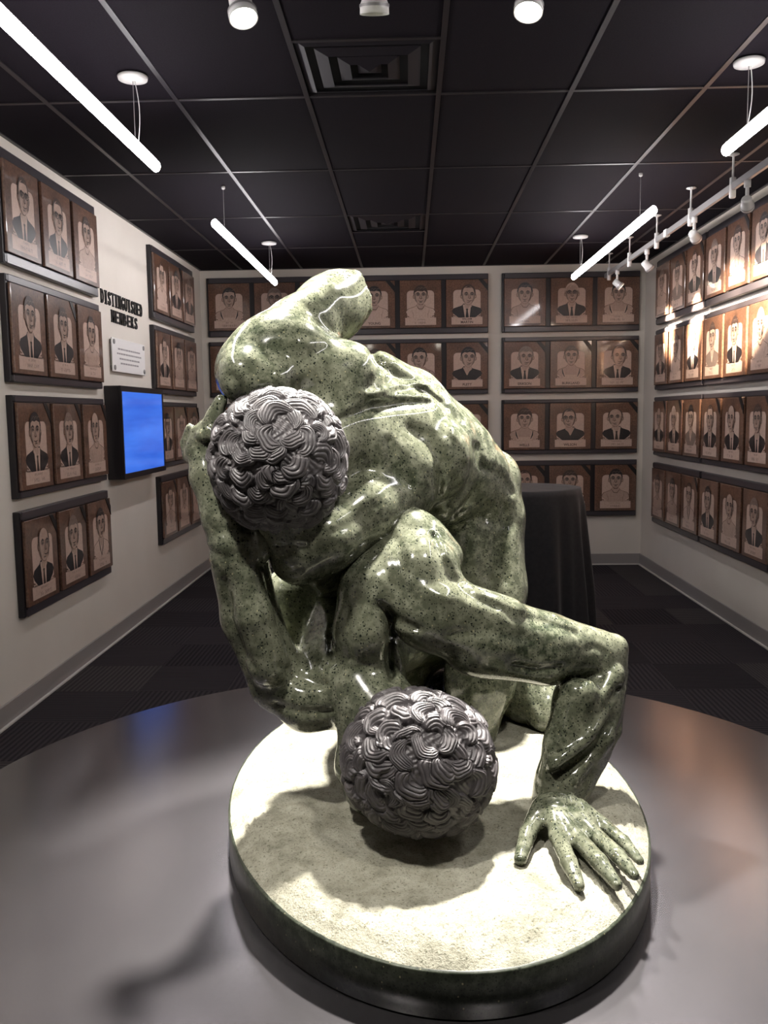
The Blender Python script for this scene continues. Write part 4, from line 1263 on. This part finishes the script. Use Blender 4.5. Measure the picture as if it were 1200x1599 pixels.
# ---------------------------------------------------------------- curly hair
def hair_mesh(px, py, Y, rx, ry, rz, roll, seed, whorl, n_lock=160):
    rng = np.random.default_rng(seed)
    nu, nv = 600, 380
    u = np.linspace(0, 2 * np.pi, nu, endpoint=False); v = np.linspace(0.02, 2.30, nv)
    Vv, Uu = np.meshgrid(v, u, indexing='ij')
    # local frame: z towards the viewer
    dirs = np.stack([np.sin(Vv) * np.cos(Uu), np.sin(Vv) * np.sin(Uu), np.cos(Vv)], -1).reshape(-1, 3)
    hgt = np.zeros(len(dirs))
    fine = np.zeros(len(dirs))
    N = n_lock
    i = np.arange(N) + 0.5
    ph = np.arccos(1 - 1.75 * i / N); th = np.pi * (1 + 5 ** 0.5) * i
    C = np.stack([np.sin(ph) * np.cos(th), np.sin(ph) * np.sin(th), np.cos(ph)], 1)
    C += rng.normal(0, 0.06, C.shape); C /= np.linalg.norm(C, axis=1)[:, None]
    wd = np.array(whorl, float); wd /= np.linalg.norm(wd)
    order = np.argsort((C @ wd) + rng.normal(0, 0.12, N))          # outer locks first, crown on top
    for rank, j in enumerate(order):
        c = C[j]
        m = np.where(dirs @ c > math.cos(0.55))[0]
        t1 = np.cross(c, wd); t1 /= np.linalg.norm(t1) + 1e-9
        t2 = np.cross(c, t1)
        a = rng.normal(0, 0.75)
        e1 = math.cos(a) * t2 + math.sin(a) * t1; e2 = -math.sin(a) * t2 + math.cos(a) * t1
        p = dirs[m]
        x = p @ e1 + 0.012 * np.sin(p @ e2 * 26 + rank) ; y = (p @ e2 + 0.012 * np.sin(p @ e1 * 23 + 2 * rank)) * rng.choice([-1, 1])
        R0 = rng.uniform(0.11, 0.19); w = rng.uniform(0.10, 0.155); thm = rng.uniform(1.1, 1.7)
        cx_ = -R0 * 0.8
        rr_ = np.hypot(x - cx_, y); tt = np.arctan2(y, x - cx_)
        q = (tt + 0.3) / thm
        taper = np.clip(1 - np.abs(q) ** 2.4, 0, 1) ** 0.6
        curl = R0 * (1 - 0.30 * q)                          # tightening spiral
        s = (rr_ - curl) / (w * np.maximum(taper, 1e-3))
        inside = (np.abs(s) < 1) & (np.abs(q) < 1)
        dome = np.clip(1 - s * s, 0, 1) ** 0.5 * (0.4 + 0.6 * taper)
        nst = rng.integers(4, 8)
        wave = np.abs(np.sin(np.pi * nst * 0.5 * (s + 1.0)))
        hh = rng.uniform(0.035, 0.095)
        tilt = 0.034 * s                                     # outer strands stand proud like a scale
        val = dome * hh + np.where(inside, (np.sqrt(wave) - 0.6) * 0.027 * np.minimum(1, dome * 1.5) + tilt * dome, 0)
        g = m[inside]
        hgt[g] = np.maximum(hgt[g] * 0.6, val[inside])
    # hair between the locks
    base = 0.010 * np.sin(dirs[:, 0] * 55 + 3 * np.sin(dirs[:, 1] * 14)) * np.cos(dirs[:, 1] * 47 + 2 * np.sin(dirs[:, 2] * 18))
    hgt = np.where(hgt > 0.001, hgt, base - 0.004)
    Hh = hgt.reshape(nv, nu)
    Hh = (Hh * 6 + np.roll(Hh, 1, 1) + np.roll(Hh, -1, 1)) / 8
    hgt = Hh.reshape(-1)
    c = at_y(px, py, Y); s = px_m(c)
    ca, sa = math.cos(roll), math.sin(roll)
    A = np.stack([_rt * ca - _up * sa, _rt * sa + _up * ca, -_fw])      # rows
    rad = np.array([rx, ry, rz]) * s
    loc = dirs * rad * (0.925 + 1.0 * hgt)[:, None]
    W = loc @ A + c
    F = []
    k = np.arange(nu); k2 = (k + 1) % nu
    for r in range(nv - 1):
        F.append(np.stack([r * nu + k, (r + 1) * nu + k, (r + 1) * nu + k2, r * nu + k2], 1))
    Q = np.concatenate(F)
    me = bpy.data.meshes.new('hair')
    cap = np.arange(nu)[::-1]
    me.vertices.add(len(W)); me.vertices.foreach_set('co', W.astype(np.float32).ravel())
    li = np.concatenate([Q.ravel(), cap[::-1]]).astype(np.int32)
    me.loops.add(len(li)); me.loops.foreach_set('vertex_index', li)
    starts = np.concatenate([np.arange(0, Q.size, 4), [Q.size]]).astype(np.int32)
    me.polygons.add(len(starts)); me.polygons.foreach_set('loop_start', starts)
    me.polygons.foreach_set('use_smooth', np.ones(len(starts), dtype=bool))
    me.update(); me.validate()
    return me

# ---------------------------------------------------------------- its oval stone base
def stone_base(parent):
    rng = np.random.default_rng(5)
    cx0, cy0, A, B = 0.045, 2.335, 0.545, 0.835
    n = 220
    ang = np.linspace(0, 2 * np.pi, n, endpoint=False)
    out = [(cx0 + A * math.cos(t) - 0.045 * math.sin(t), cy0 + B * math.sin(t)) for t in ang]
    def ring(s, z, jit=0.0):
        r = []
        for i, (x, y) in enumerate(out):
            q = 1 + jit * math.sin(i * 2.399) * math.cos(i * 0.71) / 0.5
            r.append((cx0 + (x - cx0) * s * q, cy0 + (y - cy0) * s * q, z))
        return r
    m = MB()
    rings = [ring(0.985, 0.4205), ring(1.0, 0.424), ring(1.0, 0.512), ring(0.997, 0.515), ring(0.985, 0.516)]
    vs_ = [q for r in rings for q in r]; fs_ = []
    for i in range(len(rings) - 1):
        for k in range(n):
            fs_.append((i*n+k, i*n+(k+1) % n, (i+1)*n+(k+1) % n, (i+1)*n+k))
    fs_.append(list(range(n))[::-1])
    m.add(vs_, fs_)
    side = m.build('polished_side', 'polished_dark_green_stone', parent, True)
    # hewn top: many rings with chisel relief
    nr = 90
    vs_, fs_ = [], []
    for j in range(nr + 1):
        s = 0.992 * (1 - (j / nr)) + 0.002
        e = min(1.0, j / 13.0)
        for i, (x, y) in enumerate(out):
            z = 0.514 + (ZB - 0.514) * (1 - (1 - e) ** 2.0)
            X = cx0 + (x - cx0) * s; Yy = cy0 + (y - cy0) * s
            bump = (math.sin(X * 61 + 2 * math.sin(Yy * 23)) * math.sin(Yy * 53 + 1.7 * math.sin(X * 31)) * 0.0034
                    + math.sin(X * 17 + 1) * math.sin(Yy * 13) * 0.003)
            edge = max(0.0, 1 - abs(j - 7) / 9.0)
            chis = math.sin(i * 1.9 + j * 0.8) * math.sin(i * 0.63 - j * 1.3) * 0.006 * edge
            rough = (0.0012 + 0.009 * edge) * (rng.random() - 0.5)
            vs_.append((X, Yy, z + (bump + chis + rough) * min(1, e * 3)))
    for j in range(nr):
        for k in range(n):
            fs_.append((j*n+k, j*n+(k+1) % n, (j+1)*n+(k+1) % n, (j+1)*n+k))
    m = MB(); m.add(vs_, fs_); m.build('hewn_top', 'rough_pale_stone', parent, True)
    return side

def build_statue():
    root = empty('wrestler_sculpture', (0.045, 2.335, 0.42))
    tag(root, 'polished green speckled stone sculpture of two grappling wrestlers on an oval base', 'sculpture')
    inv = Matrix.Translation((-0.045, -2.335, -0.42))
    bs = empty('oval_base'); bs.parent = root; bs.matrix_parent_inverse = inv
    stone_base(bs)
    up = link('wrestler_figure', upper_body(), 'polished_green_stone', root); up.matrix_parent_inverse = inv
    up['label'] = 'wrestler kneeling on top with one raised arm broken off'
    hr = link('hair', hair_mesh(435, 719, 2.05, 111, 115, 112, 0.1, 3, (0.15, 0.35, 0.9)), 'carved_grey_stone', up)
    hr['label'] = 'matt grey carved curly hair'
    lo = link('wrestler_figure', lower_body(), 'polished_green_stone', root); lo.matrix_parent_inverse = inv
    lo['label'] = 'wrestler pinned underneath, propped on one arm with spread hand'
    hr = link('hair', hair_mesh(654, 1189, 1.95, 125, 115, 116, 0.25, 8, (-0.1, 0.45, 0.9)), 'carved_grey_stone', lo)
    hr['label'] = 'matt grey carved curly hair'
    return root
build_statue()
